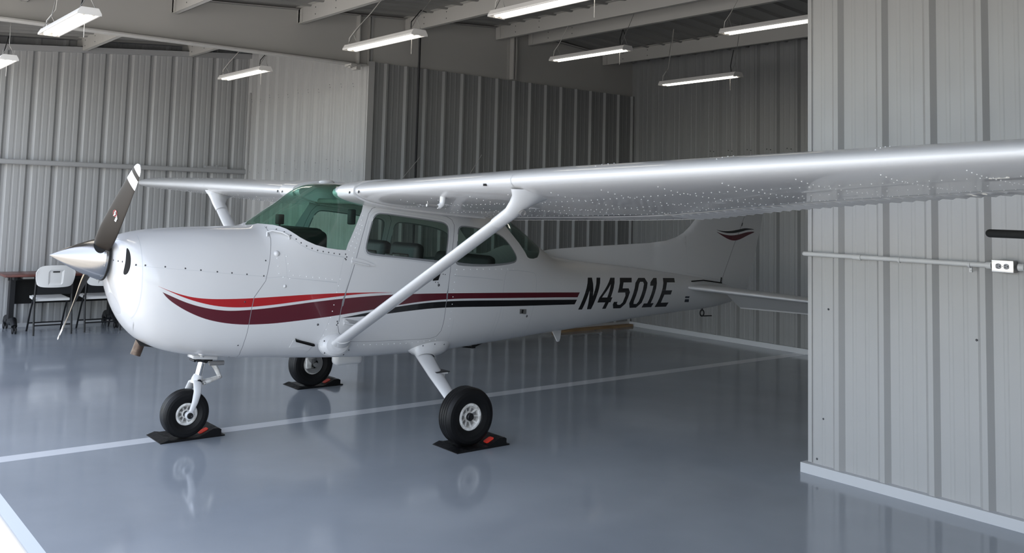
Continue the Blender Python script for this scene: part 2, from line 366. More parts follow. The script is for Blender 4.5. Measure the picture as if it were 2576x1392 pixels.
# ------------------------------------------------------------------ hanging lights
LIGHTS=[(-.68,.53,1.79,3.13,0,'big lit twin tube shop light at upper left, above the propeller'),
 (-.62,3.69,4.95,3.13,0,'lit shop light cut by the left picture edge, showing only its end'),
 (2.07,.19,1.46,3.30,0,'lit shop light hanging below the deep rafter, above the windshield'),
 (2.09,3.51,4.72,3.30,0,'small lit shop light in front of the pale back wall, above the far wing'),
 (2.07,-2.17,-.91,3.30,0,'large lit shop light cut off by the top edge of the picture'),
 (5.20,.60,1.83,3.60,0,'lit shop light in front of the dark rafter end, above the wing strut'),
 (5.17,-2.04,-.79,3.60,0,'lit shop light partly hidden behind the corner of the pale right wall'),
 (6.70,.16,1.39,3.41,-.06,'lowest and farthest lit shop light, in front of the dark tail bay wall')]
def make_light():
    r=empty('shop_light'); L=.625
    mb=MB(); prof=[(-.085,0),(-.085,.012),(-.062,.05),(.062,.05),(.085,.012),(.085,0),(.075,0),(.05,.02),(-.05,.02),(-.075,0)]
    n=len(prof); vs=[(x,y,z) for y in (-L,L) for x,z in prof]
    mb.add(vs,[(i,n+i,n+(i+1)%n,(i+1)%n) for i in range(n)])
    mb.build('housing','housing',r)
    for y0,y1 in ((-L-.004,-L),(L,L+.004)):
        mb=MB(); p6=[(-.088,-.004),(-.088,.012),(-.064,.053),(.064,.053),(.088,.012),(.088,-.004)]
        mb.prism(p6,lambda x,z,h:(x,h,z),y0,y1); mb.build('end_cap','housing',r)
    for x in (-.036,.036):
        mb=MB(); mb.tube([(x,-L+.04,.008),(x,L-.04,.008)],.017,10); t=mb.build('tube','tube',r)
        for s in (-1,1):
            mb=MB(); mb.tube([(x,s*(L-.04),.008),(x,s*(L-.012),.008)],.014,8); mb.build('tube_cap','tubecap',t)
    return r
LP=make_light()
def dup(root, loc, rz):
    r=root.copy(); COL.objects.link(r); r.location=loc; r.rotation_euler=(0,0,rz)
    for ch in list(root.children):
        c=ch.copy(); COL.objects.link(c); c.parent=r
        for g in list(ch.children):
            d=g.copy(); COL.objects.link(d); d.parent=c
    return r
roots=[]
for i,(x,ya,yb,z,rz,lab) in enumerate(LIGHTS):
    if i==0: r=LP; r.location=(x,(ya+yb)/2,z)
    else: r=dup(LP,(x,(ya+yb)/2,z),rz)
    tag(r,lab,'light','shop lights under the roof'); roots.append(r)
PX=(-.65,.85,2.345,3.845,5.33,5.92,7.41)
for i,(x,ya,yb,z,rz,lab) in enumerate(LIGHTS):
    px=min(PX,key=lambda q:abs(q-x)); dz=roof_z(px)-.185-z; dx=px+.03-x
    if abs(dx)>.4: dx=.12; dz=roof_z(x+dx)-z
    for s in (-1,1):
        mb=MB(); y=s*.57
        mb.tube([(-.06,y,.05),(0,y,.16)],.0035,5); mb.tube([(.06,y,.05),(0,y,.16)],.0035,5)
        k=10; mb.tube([(dx*t/k,y,.16+(dz-.16)*t/k) for t in range(k+1)],[.0045 if t%2 else .003 for t in range(k+1)],5)
        mb.build('chain','chain',roots[i])
    mb=MB(); sy=.5; pts=[(-.02,sy+.12,.03),(-.03,sy+.10,.12),(.03,sy+.07,.22),(dx*.6,sy+.05,.3+.4*(dz-.3)),(dx,sy+.06,dz)]
    mb.tube(pts,.0042,6); mb.build('cord','cord',roots[i])
    mb=MB(); mb.tube([(-.05,-.56,.05),(-.03,-.53,.13),(dx*.3,-.5,.26),(dx*.5,-.5,.45*dz)],.005,6); mb.build('cord','blackcord',roots[i])
    mb=MB(); mb.tube([(.0,-.50,.0),(.0,-.50,-.16)],.0025,5); mb.build('pull_cord','cord',roots[i])

# ------------------------------------------------------------------ wall fittings
def build_conduit():
    r=tag(empty('conduit_pipe',(XT-.056,-3.6,1.504)),'thin pale painted conduit running across the bright right wall','conduit pipe')
    x=0; mb=MB(); mb.tube([(x+.034,.678,0),(x+.022,.676,0),(x+.008,.668,0),(x,.650,0),(x,-.589,.004)],.0155,12); mb.build('pipe','conduit',r)
    mb=MB(); mb.tube([(x,-.747,.006),(x,-3.0,.02)],.0155,12); mb.build('pipe','conduit',r)
    for y,w in ((.24,.05),(-.03,.0),(-.47,.012)):
        mb=MB()
        if w>.02: mb.tube([(x,y,0),(x,y+w,0)],.019,12)
        mb.tube([(x,y-.006,0),(x,y+.006,0)],.0195,12)
        if y==-.47: mb.box((x+.01,y-.008,-.045),(x+.024,y+.008,-.01)); mb.dome((x+.01,y,-.035),(-1,0,0),.006)
        mb.build('strap','conduit',r)
    for y in (-.585,-.765):
        mb=MB(); mb.tube([(x,y-.016,.004),(x,y+.016,.004)],.022,12); mb.build('coupling','conduit',r)
    o=tag(empty('wall_outlet',(XT-.058,-4.268,1.508)),'metal double outlet box on the conduit at the right wall','outlet')
    mb=MB(); mb.rbox((-.014,-.058,-.036),(.045,.058,.036),.004); mb.build('box_body','greymetal',o)
    mb=MB(); mb.rbox((-.02,-.062,-.037),(-.013,.062,.037),.003); p=mb.build('cover_plate','plate',o)
    for s in (-1,1):
        mb=MB(); poly=[(.017*cos(t)*1.0,max(-.0145,min(.0145,.0175*sin(t)))) for t in [2*pi*k/24 for k in range(24)]]
        mb.prism(poly,lambda a,b,h:(h,s*.0225+b*1.05,a),-.0235,-.019); k=mb.build('socket','socket',p)
        for yy,zz in ((0.004,.007),(0.004,-.007)):
            mb.box((-.0242,s*.0225+yy-.003,zz-.0012),(-.0232,s*.0225+yy+.005,zz+.0012),1)
        mb2=MB()
        for zz in (.007,-.006): mb2.box((-.0243,s*.0225+.001,zz-.0014),(-.0234,s*.0225+.009,zz+.0014))
        mb2.lathe([(.0034,-.0238),(.0034,-.0243),(0,-.0243)],(0,s*.0225-.009,0),(1,0,0),10,0,False)
        # slots
        mb2.build('socket_slots','void',p)
    mb=MB(); mb.dome((-.02,0,0),(-1,0,0),.004); mb.build('plate_screw','greymetal',p)
    # padded bar
    b=tag(empty('padded_bar',(2.6,-4.47,1.71)),'black foam padded bar with rounded end, crossing the right wall','padded bar')
    mb=MB(); e=[]; R=.0215
    for k in range(6): e.append((0.0,-R*(1-cos(pi/2*k/5))*1.0, 0)); 
    pts=[(0,0.0+.0,0)]; rs=[.002]
    for k in range(1,7): a=pi/2*k/6; pts.append((0,-R+R*cos(a),0)); rs.append(R*sin(a))
    pts=[(0,-R*(1-sin(pi/2*k/6)) if False else -R*(1-cos(pi/2*k/6)),0) for k in range(7)]; rs=[max(.002,R*sin(pi/2*k/6)) for k in range(7)]
    pts.append((.02,-1.0,.0)); rs.append(R); pts.append((.03,-1.3,.0)); rs.append(R)
    mb.tube(pts,rs,20); mb.build('foam_sleeve','foam',b)
    mb=MB(); mb.tube([(.03,-1.3,0),(.035,-1.45,0)],.013,12); mb.build('bar_core','greymetal',b)
    mb=MB(); mb.tube([(.035,-1.40,0),(.40,-1.40,0),(.735,-1.40,0)],.013,10); mb.box((.725,-1.45,-.06),(.742,-1.35,.06)); mb.build('bracket','greymetal',b)
build_conduit()
def build_pipe():
    mb=MB(); x,y=4.02,YS-.085
    mb.tube([(x,y,.0),(x,y,3.9),(x-.06,y,3.97),(x-.17,y,3.985)],.014,10)
    o=mb.build('riser_pipe','darkmetal'); tag(o,'thin dark vertical pipe in front of the ribbed tail bay wall','pipe')
    mb=MB(); mb.box((6.45,YS-.13,0.0),(8.03,YS-.045,.035)); o=tag(mb.build('plank','plank'),'brown wooden plank lying on the floor along the tail bay wall','plank')
    mb=MB(); mb.box((2.68,YR_-.07,2.212),(3.02,YR_-.02,2.245)); mb.box((2.85,YR_-.075,2.212),(2.87,YR_-.015,2.262))
    tag(mb.build('scrap_strip','girt'),'short grey metal strip resting on the lower wall girt','metal strip')
build_pipe()

# ------------------------------------------------------------------ table and chairs
def build_table():
    r=tag(empty('folding_table',(.72,6.47,0)),'dark red-brown top table on casters behind the white chairs','table')
    mb=MB(); mb.rbox((-.76,-.28,.705),(.76,.28,.735),.004); mb.build('tabletop','tabletop',r)
    mb=MB(); mb.box((-.62,.10,.33),(.62,.115,.69)); mb.build('modesty_panel','panelblack',r)
    for s in (-1,1):
        x=s*.62; mb=MB()
        mb.box((x-.03,-.06,.1),(x+.03,.06,.70)); mb.tube([(x,-.02,.12),(x-.0,-.20,.16),(x,-.29,.09)],[.045,.042,.035],10)
        mb.tube([(x,.02,.12),(x,.18,.15),(x,.25,.09)],[.045,.042,.035],10); mb.box((x-.02,-.2,.66),(x+.02,.2,.70))
        lg=mb.build('leg','chairframe',r)
        for y in (-.29,.25):
            mb=MB()
            for q in (-.018,.018): mb.lathe([(0,-.009),(.036,-.009),(.04,-.004),(.04,.004),(.036,.009),(0,.009)],(x+q,y-.0,.04),(1,0,0),16)
            mb.box((x-.008,y-.02,.04),(x+.008,y+.02,.10)); mb.build('caster','rubber',lg)
    mb=MB(); mb.box((-.66,.02,.64),(.66,.06,.70)); mb.build('rail','chairframe',r)
    mb=MB(); mb.box((-.55,-.27,.68),(-.42,-.10,.703)); mb.build('latch','greymetal',r)
build_table()
def make_chair():
    r=empty('folding_chair')
    # chair faces +y (towards the table); back towards the camera
    for s in (-1,1):
        mb=MB(); x=s*.222
        mb.tube([(x,-.235,.0),(x,-.19,.30),(x*.985,-.165,.46),(x*.97,-.20,.80)],.0125,8); mb.build('back_leg','chairframe',r)
        mb=MB(); x=s*.205
        mb.tube([(x,.225,0),(x*1.0,.06,.30),(x,-.06,.455)],.0115,8); mb.build('front_leg','chairframe',r)
    for y,z,x in ((-.208,.12,.22),(.165,.11,.2)):
        mb=MB(); mb.tube([(-x,y,z),(x,y,z)],.009,8); mb.build('crossbar','chairframe',r)
    mb=MB(); nx,ny=14,8; vs=[];
    for th in (0,1):
        for j in range(ny+1):
            for i in range(nx+1):
                a=i/nx*2-1; b=j/ny; w=.205-.012*b; edge=.03*(abs(a)**4)
                vs.append((a*w,-.135+.37*b,.455-.012*sin(pi*b)*(1-a*a)+.01*b-(.042 if th else 0)-(.012 if (abs(a)>.95 or b<.05 or b>.95) and not th else 0)))
    N=(nx+1)*(ny+1); fs=[]
    for j in range(ny):
        for i in range(nx):
            k=j*(nx+1)+i; fs.append((k,k+1,k+nx+2,k+nx+1)); fs.append((N+k,N+k+nx+1,N+k+nx+2,N+k+1))
    for i in range(nx):
        fs.append((i,N+i,N+i+1,i+1)); k=ny*(nx+1)+i; fs.append((k,k+1,N+k+1,N+k))
    for j in range(ny):
        k=j*(nx+1); fs.append((k,k+nx+1,N+k+nx+1,N+k)); k+=nx; fs.append((k,N+k,N+k+nx+1,k+nx+1))
    mb.add(vs,fs,0,False); mb.build('seat','plastic',r)
    mb=MB(); nx,ny=20,10; vs=[]
    for th in (0,1):
        for j in range(ny+1):
            for i in range(nx+1):
                a=i/nx*2-1; b=j/ny
                topc=.868-.012*a*a-.075*abs(a)**7; bz=.60-.012*(1-a*a)+.03*abs(a)**9; z=bz+(topc-bz)*b
                hw=.232-.02*(1-b)+.006*sin(pi*b)
                y=-.205-.035*(b)-.028*(1-a*a)+(.028 if th else 0)
                if abs(a)<.34 and .12<b<.78 and not th: y+=.012
                vs.append((a*hw,y,z))
    N=(nx+1)*(ny+1); fs=[]
    for j in range(ny):
        for i in range(nx):
            k=j*(nx+1)+i; fs.append((k,k+1,k+nx+2,k+nx+1)); fs.append((N+k,N+k+nx+1,N+k+nx+2,N+k+1))
    for i in range(nx):
        fs.append((i,N+i,N+i+1,i+1)); k=ny*(nx+1)+i; fs.append((k,k+1,N+k+1,N+k))
    for j in range(ny):
        k=j*(nx+1); fs.append((k,k+nx+1,N+k+nx+1,N+k)); k+=nx; fs.append((k,N+k,N+k+nx+1,k+nx+1))
    mb.add(vs,fs,0,False); bk=mb.build('backrest','plastic',r)
    mb=MB(); mb.box((-.04,-.255,.778),(.04,-.228,.793)); mb.build('hand_slot','void',bk)
    mb=MB(); mb.box((-.2,-.20,.50),(.2,-.185,.605)); mb.build('back_gap_panel','chairframe',r)
    return r
ch=make_chair(); ch.location=(.49,6.15,0)
tag(ch,'white plastic folding chair at the table, under the spinner tip','chair','folding chairs at the table')
c2=dup(ch,(1.10,6.17,0),0); tag(c2,'white folding chair half hidden behind the airplane nose cowl','chair','folding chairs at the table')

# ------------------------------------------------------------------ wheel chocks
def make_chock():
    r=empty('wheel_chock'); L0,L1,W=-.17,.315,.155
    mb=MB(); side=[(L0,.0),(L1,.0),(L1,.010),(L1-.03,.012),(L1-.03,.052),(L1-.05,.062),(L1-.09,.064),(L1-.20,.016),(L0+.10,.014),(L0+.06,.022),(L0+.02,.010),(L0,.004)]
    mb.prism(side,lambda x,z,h:(x,h,z),-W,W); mb.build('rubber_pad','pad',r)
    for y in (-.085,.085):
        mb=MB(); a=math.atan2(.048,.11); 
        p=[(-.026,-.032),(.026,-.032),(.036,-.02),(.036,.02),(.026,.032),(-.026,.032),(-.036,.02),(-.036,-.02)]
        mb.prism(p,lambda s,t,h:(L1-.145+s*cos(a)-h*sin(a),y+t*.9,.0400+s*sin(a)+h*cos(a)),0,.004); mb.build('reflector','reflector',r)
    return r
ck=make_chock(); ck.location=(.035,.22,0); tag(ck,'black rubber wheel chock pad under the nose wheel','wheel chock','chocks under the wheels')
c2=dup(ck,(1.70,-1.125,0),0); tag(c2,'black rubber chock under the near main wheel','wheel chock','chocks under the wheels')
c3=dup(ck,(1.745,1.47,0),0); tag(c3,'black rubber chock under the far main wheel behind the nose gear','wheel chock','chocks under the wheels')

# ------------------------------------------------------------------ airplane skin: cross-sections along the fuselage (metres, u aft, v right, w up)
def pchip(xs,ys):
    n=len(xs);h=[xs[i+1]-xs[i] for i in range(n-1)];dl=[(ys[i+1]-ys[i])/h[i] for i in range(n-1)]
    m=[0]*n;m[0]=dl[0];m[-1]=dl[-1]
    for i in range(1,n-1):
        if dl[i-1]*dl[i]<=0:m[i]=0
        else:
            a=2*h[i]+h[i-1];b=h[i]+2*h[i-1];m[i]=(a+b)/(a/dl[i-1]+b/dl[i])
    def f(x):
        if x<=xs[0]:return ys[0]
        if x>=xs[-1]:return ys[-1]
        i=bisect_right(xs,x)-1;t=(x-xs[i])/h[i];t2=t*t;t3=t2*t
        return ys[i]*(2*t3-3*t2+1)+m[i]*h[i]*(t3-2*t2+t)+ys[i+1]*(-2*t3+3*t2)+m[i+1]*h[i]*(t3-t2)
    return f
#      u     top    bot    hw     mid   nt   nb
TAB=[(-.618,1.430, 1.225, .118, 1.328,2.0, 2.0),
     (-.60, 1.455, 1.165, .205, 1.325,2.0, 2.0),
     (-.575,1.478, 1.085, .300, 1.30, 2.3, 2.2),
     (-.53, 1.500, 0.965, .365, 1.24, 2.5, 2.3),
     (-.45, 1.521, 0.830, .420, 1.16, 2.6, 2.4),
     (-.35, 1.538, 0.738, .450, 1.10, 2.7, 2.5),
     (-.20, 1.550, 0.672, .475, 1.05, 2.8, 2.6),
     (0.00, 1.560, 0.630, .495, 1.02, 2.9, 2.8),
     (.37,  1.572, 0.590, .510, 1.00, 3.0, 3.0),
     (.42,  1.583, 0.587, .512, 1.00, 3.0, 3.0),
     (.70,  1.748, 0.565, .525, 1.00, 3.2, 3.1),
     (1.00, 1.918, 0.545, .540, 1.00, 3.6, 3.2),
     (1.40, 1.935, 0.525, .545, 1.00, 4.2, 3.2),
     (1.95, 1.900, 0.520, .540, 1.00, 4.0, 3.2),
     (2.35, 1.855, 0.530, .515, 1.00, 3.2, 3.0),
     (2.60, 1.790, 0.541, .490, .99, 2.9, 2.8),
     (2.90, 1.650, 0.555, .455, .98, 2.6, 2.7),
     (3.10, 1.525, 0.565, .430, .97, 2.4, 2.6),
     (3.27, 1.410, 0.575, .408, .965, 2.3, 2.55),
     (3.42, 1.330, 0.582, .392, .96, 2.25, 2.5),
     (3.60, 1.290, 0.590, .370, .95, 2.2, 2.5),
     (4.60, 1.180, 0.645, .250, .92, 2.2, 2.3),
     (5.40, 1.085, 0.680, .155, .90, 2.2, 2.2),
     (5.90, 1.010, 0.700, .100, .87, 2.2, 2.2),
     (6.28, 0.930, 0.745, .055, .84, 2.1, 2.1)]
_F=[pchip([r[0] for r in TAB],[r[k] for r in TAB]) for k in range(1,7)]
def sec(u): return [f(u) for f in _F]
def P(u,t):
    top,bot,hw,mid,nt,nb=sec(u);c=max(0,math.cos(t));s=math.sin(t)
    if s>=0: return (u,-hw*c**(2/nt),mid+(top-mid)*s**(2/nt))
    return (u,-hw*c**(2/nb),mid-(mid-bot)*(-s)**(2/nb))
def V(u,w):
    top,bot,hw,mid,nt,nb=sec(u)
    if w>=mid: r=min(1,(w-mid)/(top-mid));n=nt
    else: r=min(1,(mid-w)/(mid-bot));n=nb
    return -hw*(1-r**n)**(1/n)
def T(u,w):
    top,bot,hw,mid,nt,nb=sec(u)
    if w>=mid: return math.asin(min(1,((w-mid)/(top-mid)))**(nt/2))
    return -math.asin(min(1,((mid-w)/(mid-bot)))**(nb/2))
KD=.6
def Nrm(u,t):
    e=.004; t2=max(-pi/2+.012,min(pi/2-.012,t))
    a=Vector(P(u+e,t2))-Vector(P(u-e,t2)); b=Vector(P(u,t2+.006))-Vector(P(u,t2-.006))
    n=a.cross(b)
    if abs(t)>pi/2-.012: n.y=0
    top,bot,hw,mid,nt,nb=sec(u)
    p=Vector(P(u,t2))
    if n.y*p.y+n.z*(p.z-mid)<0: n=-n
    return n.normalized()
def D(pts, step=.03, closed=True):
    q=densify([(u,w) for u,w in pts],step,closed)
    return [(u,T(u,w)*KD) for u,w in q]
TOP=pi/2*KD; BOT=-TOP
def dseg(pts): return pts
# outlines measured on the skin
ws_low=[(.455,1.594),(.505,1.590),(.536,1.580),(.568,1.563),(.604,1.535),(.646,1.503),(.693,1.476),(.758,1.448),(.848,1.425),(.931,1.414),(.999,1.409)]
ws_post=[(1.017,1.459),(1.047,1.516),(1.079,1.579),(1.113,1.643),(1.145,1.700),(1.165,1.745),(1.172,1.80)]
WS=[(.405,TOP),(.43,T(.43,1.5855)*KD)]+D(ws_low,.02,False)+D(ws_post,.02,False)+[(1.13,1.25*KD),(1.06,1.42*KD),(1.04,TOP)]
STRIP=[(.368,1.560),(.422,1.566),(.495,1.558),(.535,1.54),(.591,1.494),(.644,1.448),(.704,1.415),(.777,1.39),(.892,1.371),(.985,1.355)]
DOOR=[(.955,.838),(.972,.961),(1.014,1.11),(1.069,1.282),(1.105,1.406),(1.135,1.506),(1.169,1.601),(1.205,1.690),(1.244,1.733),(1.296,1.747),(1.39,1.742),(1.681,1.710),(1.955,1.678),(2.008,1.651),(2.026,1.61),(2.018,1.55),(2.001,1.444),(1.982,1.288),(1.959,1.078),(1.942,.963),(1.930,.823),(1.917,.741),(1.885,.698),(1.824,.682),(1.614,.685),(1.218,.698),(1.093,.705),(1.01,.74),(.967,.79)]
DWO=[(1.195,1.62),(1.221,1.675),(1.266,1.709),(1.336,1.715),(1.528,1.695),(1.892,1.656),(1.953,1.635),(1.984,1.597),(1.978,1.508),(1.956,1.36),(1.946,1.300),(1.920,1.284),(1.786,1.299),(1.516,1.331),(1.267,1.355),(1.185,1.368),(1.151,1.407),(1.157,1.46),(1.180,1.56)]
DWG=[(1.228,1.62),(1.25,1.664),(1.277,1.688),(1.32,1.695),(1.525,1.674),(1.880,1.634),(1.934,1.619),(1.960,1.590),(1.953,1.495),(1.932,1.37),(1.926,1.315),(1.90,1.302),(1.801,1.311),(1.516,1.340),(1.267,1.367),(1.192,1.380),(1.170,1.413),(1.176,1.46),(1.206,1.561)]
RSW=[(2.049,1.444),(2.064,1.559),(2.081,1.587),(2.118,1.6),(2.281,1.584),(2.470,1.554),(2.585,1.515),(2.655,1.460),(2.715,1.390),(2.750,1.338),(2.745,1.301),(2.703,1.281),(2.491,1.266),(2.266,1.268),(2.07,1.284),(2.035,1.297),(2.03,1.330)]
RW=[(2.60,TOP)]+[(u,T(u,w)*KD) for u,w in ((2.64,1.66),(2.70,1.575),(2.747,1.520),(2.812,1.452),(2.876,1.370),(2.900,1.325),(2.93,1.312),(2.985,1.308),(3.052,1.318),(3.085,1.338),(3.12,1.365),(3.17,1.395),(3.25,1.40))]+[(3.36,1.33*KD),(3.38,TOP)]
BAG=chaikin([(2.606,1.20),(2.655,1.222),(2.95,1.192),(2.995,1.166),(3.000,1.059),(2.968,.915),(2.945,.756),(2.965,.66),(2.93,.632),(2.60,.622),(2.535,.66),(2.530,.72),(2.557,.886),(2.580,1.076)],1)
COWLS=[(.455,1.575),(.452,1.547),(.442,1.489),(.422,1.416),(.398,1.315),(.366,1.19),(.322,1.13),(.282,1.075),(.266,.99),(.254,.889),(.241,.753),(.245,.68),(.27,.62),(.30,.595)]
BOWLS=[(-.462,1.512),(-.472,1.49),(-.480,1.44),(-.484,1.382),(-.484,1.294),(-.484,1.156),(-.486,1.05),(-.490,.974),(-.493,.93)]
MIDS=[(-.545,1.307),(-.489,1.304),(-.421,1.298),(-.254,1.282),(-.13,1.271),(.047,1.252),(.235,1.233),(.372,1.22)]
INLET=chaikin([(-.560,1.428),(-.549,1.405),(-.547,1.345),(-.552,1.285),(-.562,1.248),(-.574,1.238),(-.580,1.253),(-.575,1.317),(-.570,1.38)],2)
RED=chaikin([(-.387,1.17),(-.321,1.141),(-.241,1.111),(-.141,1.085),(-.01,1.072),(.141,1.069),(.276,1.069),(.49,1.075),(.7,1.082),(.991,1.085),(1.25,1.080),(1.42,1.075)],2,False)+chaikin([(1.42,1.074),(1.176,1.074),(.992,1.064),(.702,1.04),(.479,1.020),(.378,1.013),(.26,1.007),(.143,1.008),(.011,1.022),(-.118,1.054),(-.226,1.093),(-.314,1.134),(-.387,1.169)],2,False)
MAR=chaikin([(-.357,1.129),(-.278,1.09),(-.189,1.05),(-.081,1.016),(.031,.994),(.126,.985),(.261,.987),(.379,.993),(.49,1.002),(.759,1.027),(1.017,1.045),(1.3,1.056),(1.6,1.056),(1.99,1.048),(2.637,1.024),(3.268,.997),(3.597,.982)],2,False)+chaikin([(3.565,.938),(3.268,.952),(2.638,.977),(2.2,.995),(1.991,1.000),(1.707,.993),(1.477,.972),(1.182,.941),(.986,.922),(.8,.904),(.51,.884),(.386,.880),(.248,.882),(.151,.890),(.037,.909),(-.075,.940),(-.186,.991),(-.276,1.047),(-.329,1.091),(-.357,1.128)],2,False)
BLK=chaikin([(.976,.896),(1.183,.924),(1.425,.957),(1.708,.979),(1.992,.984),(2.3,.974),(2.639,.958),(3.269,.930),(3.558,.916)],2,False)+chaikin([(3.527,.873),(3.273,.882),(2.642,.905),(2.146,.927),(1.85,.934),(1.573,.922),(1.349,.907),(1.184,.900),(.976,.8955)],2,False)
CHIN=[(-.548-.030*cos(pi*k/16),BOT+.30*KD*sin(pi*k/16)) for k in range(17)]
GLY={'N':(.19,[[(0,0),(0,1),(.33,1),(.70,.42),(.70,1),(1,1),(1,0),(.68,0),(.30,.60),(.30,0)]]),
'4':(.195,[[(.62,0),(.62,.21),(.0,.21),(.0,.37),(.55,1),(.90,1),(.90,.37),(1.03,.37),(1.03,.21),(.90,.21),(.90,0)],]),
'5':(.20,[[(0,.22),(.29,.22),(.29,.16),(.40,.12),(.60,.12),(.72,.20),(.72,.42),(.62,.52),(.02,.52),(.02,1),(.98,1),(.98,.85),(.32,.85),(.32,.66),(.80,.66),(1.0,.53),(1.0,.15),(.78,0),(.20,0),(0,.14)]]),
'0':(.205,[[(0,.16),(0,.84),(.24,1),(.76,1),(1,.84),(1,.16),(.76,0),(.24,0)]]),
'1':(.16,[[(0,0),(0,.14),(.36,.14),(.36,.74),(.02,.74),(.02,.86),(.36,1),(.72,1),(.72,.14),(1.05,.14),(1.05,0)]]),
'E':(.205,[[(0,0),(0,1),(1.02,1),(1.02,.85),(.32,.85),(.32,.58),(.88,.58),(.88,.43),(.32,.43),(.32,.15),(1.0,.15),(1.0,0)]])}
HOLE={'4':[(.20,.37),(.62,.37),(.62,.80)],'0':[(.30,.22),(.30,.80),(.38,.87),(.62,.87),(.70,.80),(.70,.22),(.62,.13),(.38,.13)]}
def gmap(u0,W,pts):
    return [(u0+x*W+.565*y*.29, .820-.0365*(u0+x*W-3.586)+y*.292-.002*(u0-3.586)) for x,y in pts]
LET=[];LETH=[]
for c,u0 in (('N',3.588),('4',3.826),('5',4.080),('0',4.338),('1',4.588),('E',4.815)):
    W,polys=GLY[c]
    for p in polys: LET.append(D(gmap(u0,W,p),.05))
    if c in HOLE: LETH.append(D(gmap(u0,W,HOLE[c]),.05))
PLAC=[[(5.335,.861),(5.415,.857),(5.410,.837),(5.331,.841)],[(5.334,.829),(5.410,.825),(5.416,.793),(5.335,.797)]]

MATS=['white','red','maroon','black','seam','lightseam','screw','rivet','void','placard']
ROOT=tag(empty('airplane',(.0477,.1089,0),-.0162),'white high-wing propeller airplane with red, maroon and black stripes','airplane')
def at(u,w,h=0):
    t=T(u,w); p=Vector(P(u,t)); n=Nrm(u,t); return p+n*h, n
def along(line,step,off=0):
    q=densify(line,.004,False); out=[]; d=0; last=None
    for i,p in enumerate(q):
        if last is None or d>=step: out.append((p[0],p[1]+off)); d=0
        if last: d+=math.hypot(p[0]-last[0],p[1]-last[1])
        last=p
    return out
def head_list():
    H=[]
    cs=[(-.6115,1.331),(-.598,1.329),(-.585,1.328),(-.522,1.312)]
    H.append(('nose_bowl',cs,.0068,6,.35))
    H.append(('cowling',[(-.468,1.310),(-.343,1.300),(-.21,1.288),(-.105,1.275),(.01,1.262),(.115,1.252),(.225,1.240),(.352,1.226),(.372,1.335),(.205,.73),(.22,.62),(.215,1.045)],.0068,6,.35))
    H.append(('fuselage',along([(.46,1.571),(.53,1.553),(.59,1.512),(.644,1.465),(.704,1.430),(.777,1.405),(.892,1.386),(.985,1.372)],.041),.0062,6,.35))
    rv=along([(1.012,1.37),(1.05,1.46),(1.085,1.53),(1.125,1.61),(1.165,1.69)],.034)+along([(1.055,1.35),(1.085,1.44),(1.115,1.53),(1.150,1.62)],.036)
    rv+=along([(.53,1.365),(.555,1.23),(.93,1.185)],.05)+along([(.46,1.35),(.47,1.22),(.56,1.20)],.05)+along([(.955,1.19),(.93,1.08),(.88,.86),(.83,.73)],.045)+along([(2.045,1.24),(2.4,1.235),(2.72,1.225)],.07)+along([(1.10,.675),(1.6,.655),(1.9,.665)],.055)+along([(2.03,1.2),(2.0,.9),(1.98,.72)],.06)
    H.append(('fuselage',rv,.0048,7,.6))
    H.append(('fuselage',[(.995,1.378),(1.005,1.357),(.992,1.345),(1.0,1.337),(.946,.872),(.952,.858),(.944,.845)],.0065,6,.35))
    H.append((('door',0),[(1.905,1.205),(1.925,1.202),(1.83,1.142),(1.855,1.138)],.005,6,.4)); H.append((('door',0),[(1.862,1.118)],.013,6,.4))
    H.append(('baggage_door',[(2.893,.803)],.012,6,.4))
    H.append(('fuselage',[(.462,1.385)],.026,0,.5)); H.append(('fuselage',[(.515,1.148)],.016,0,.3)); H.append(('fuselage',[(.79,.855)],.010,6,.3))
    return H
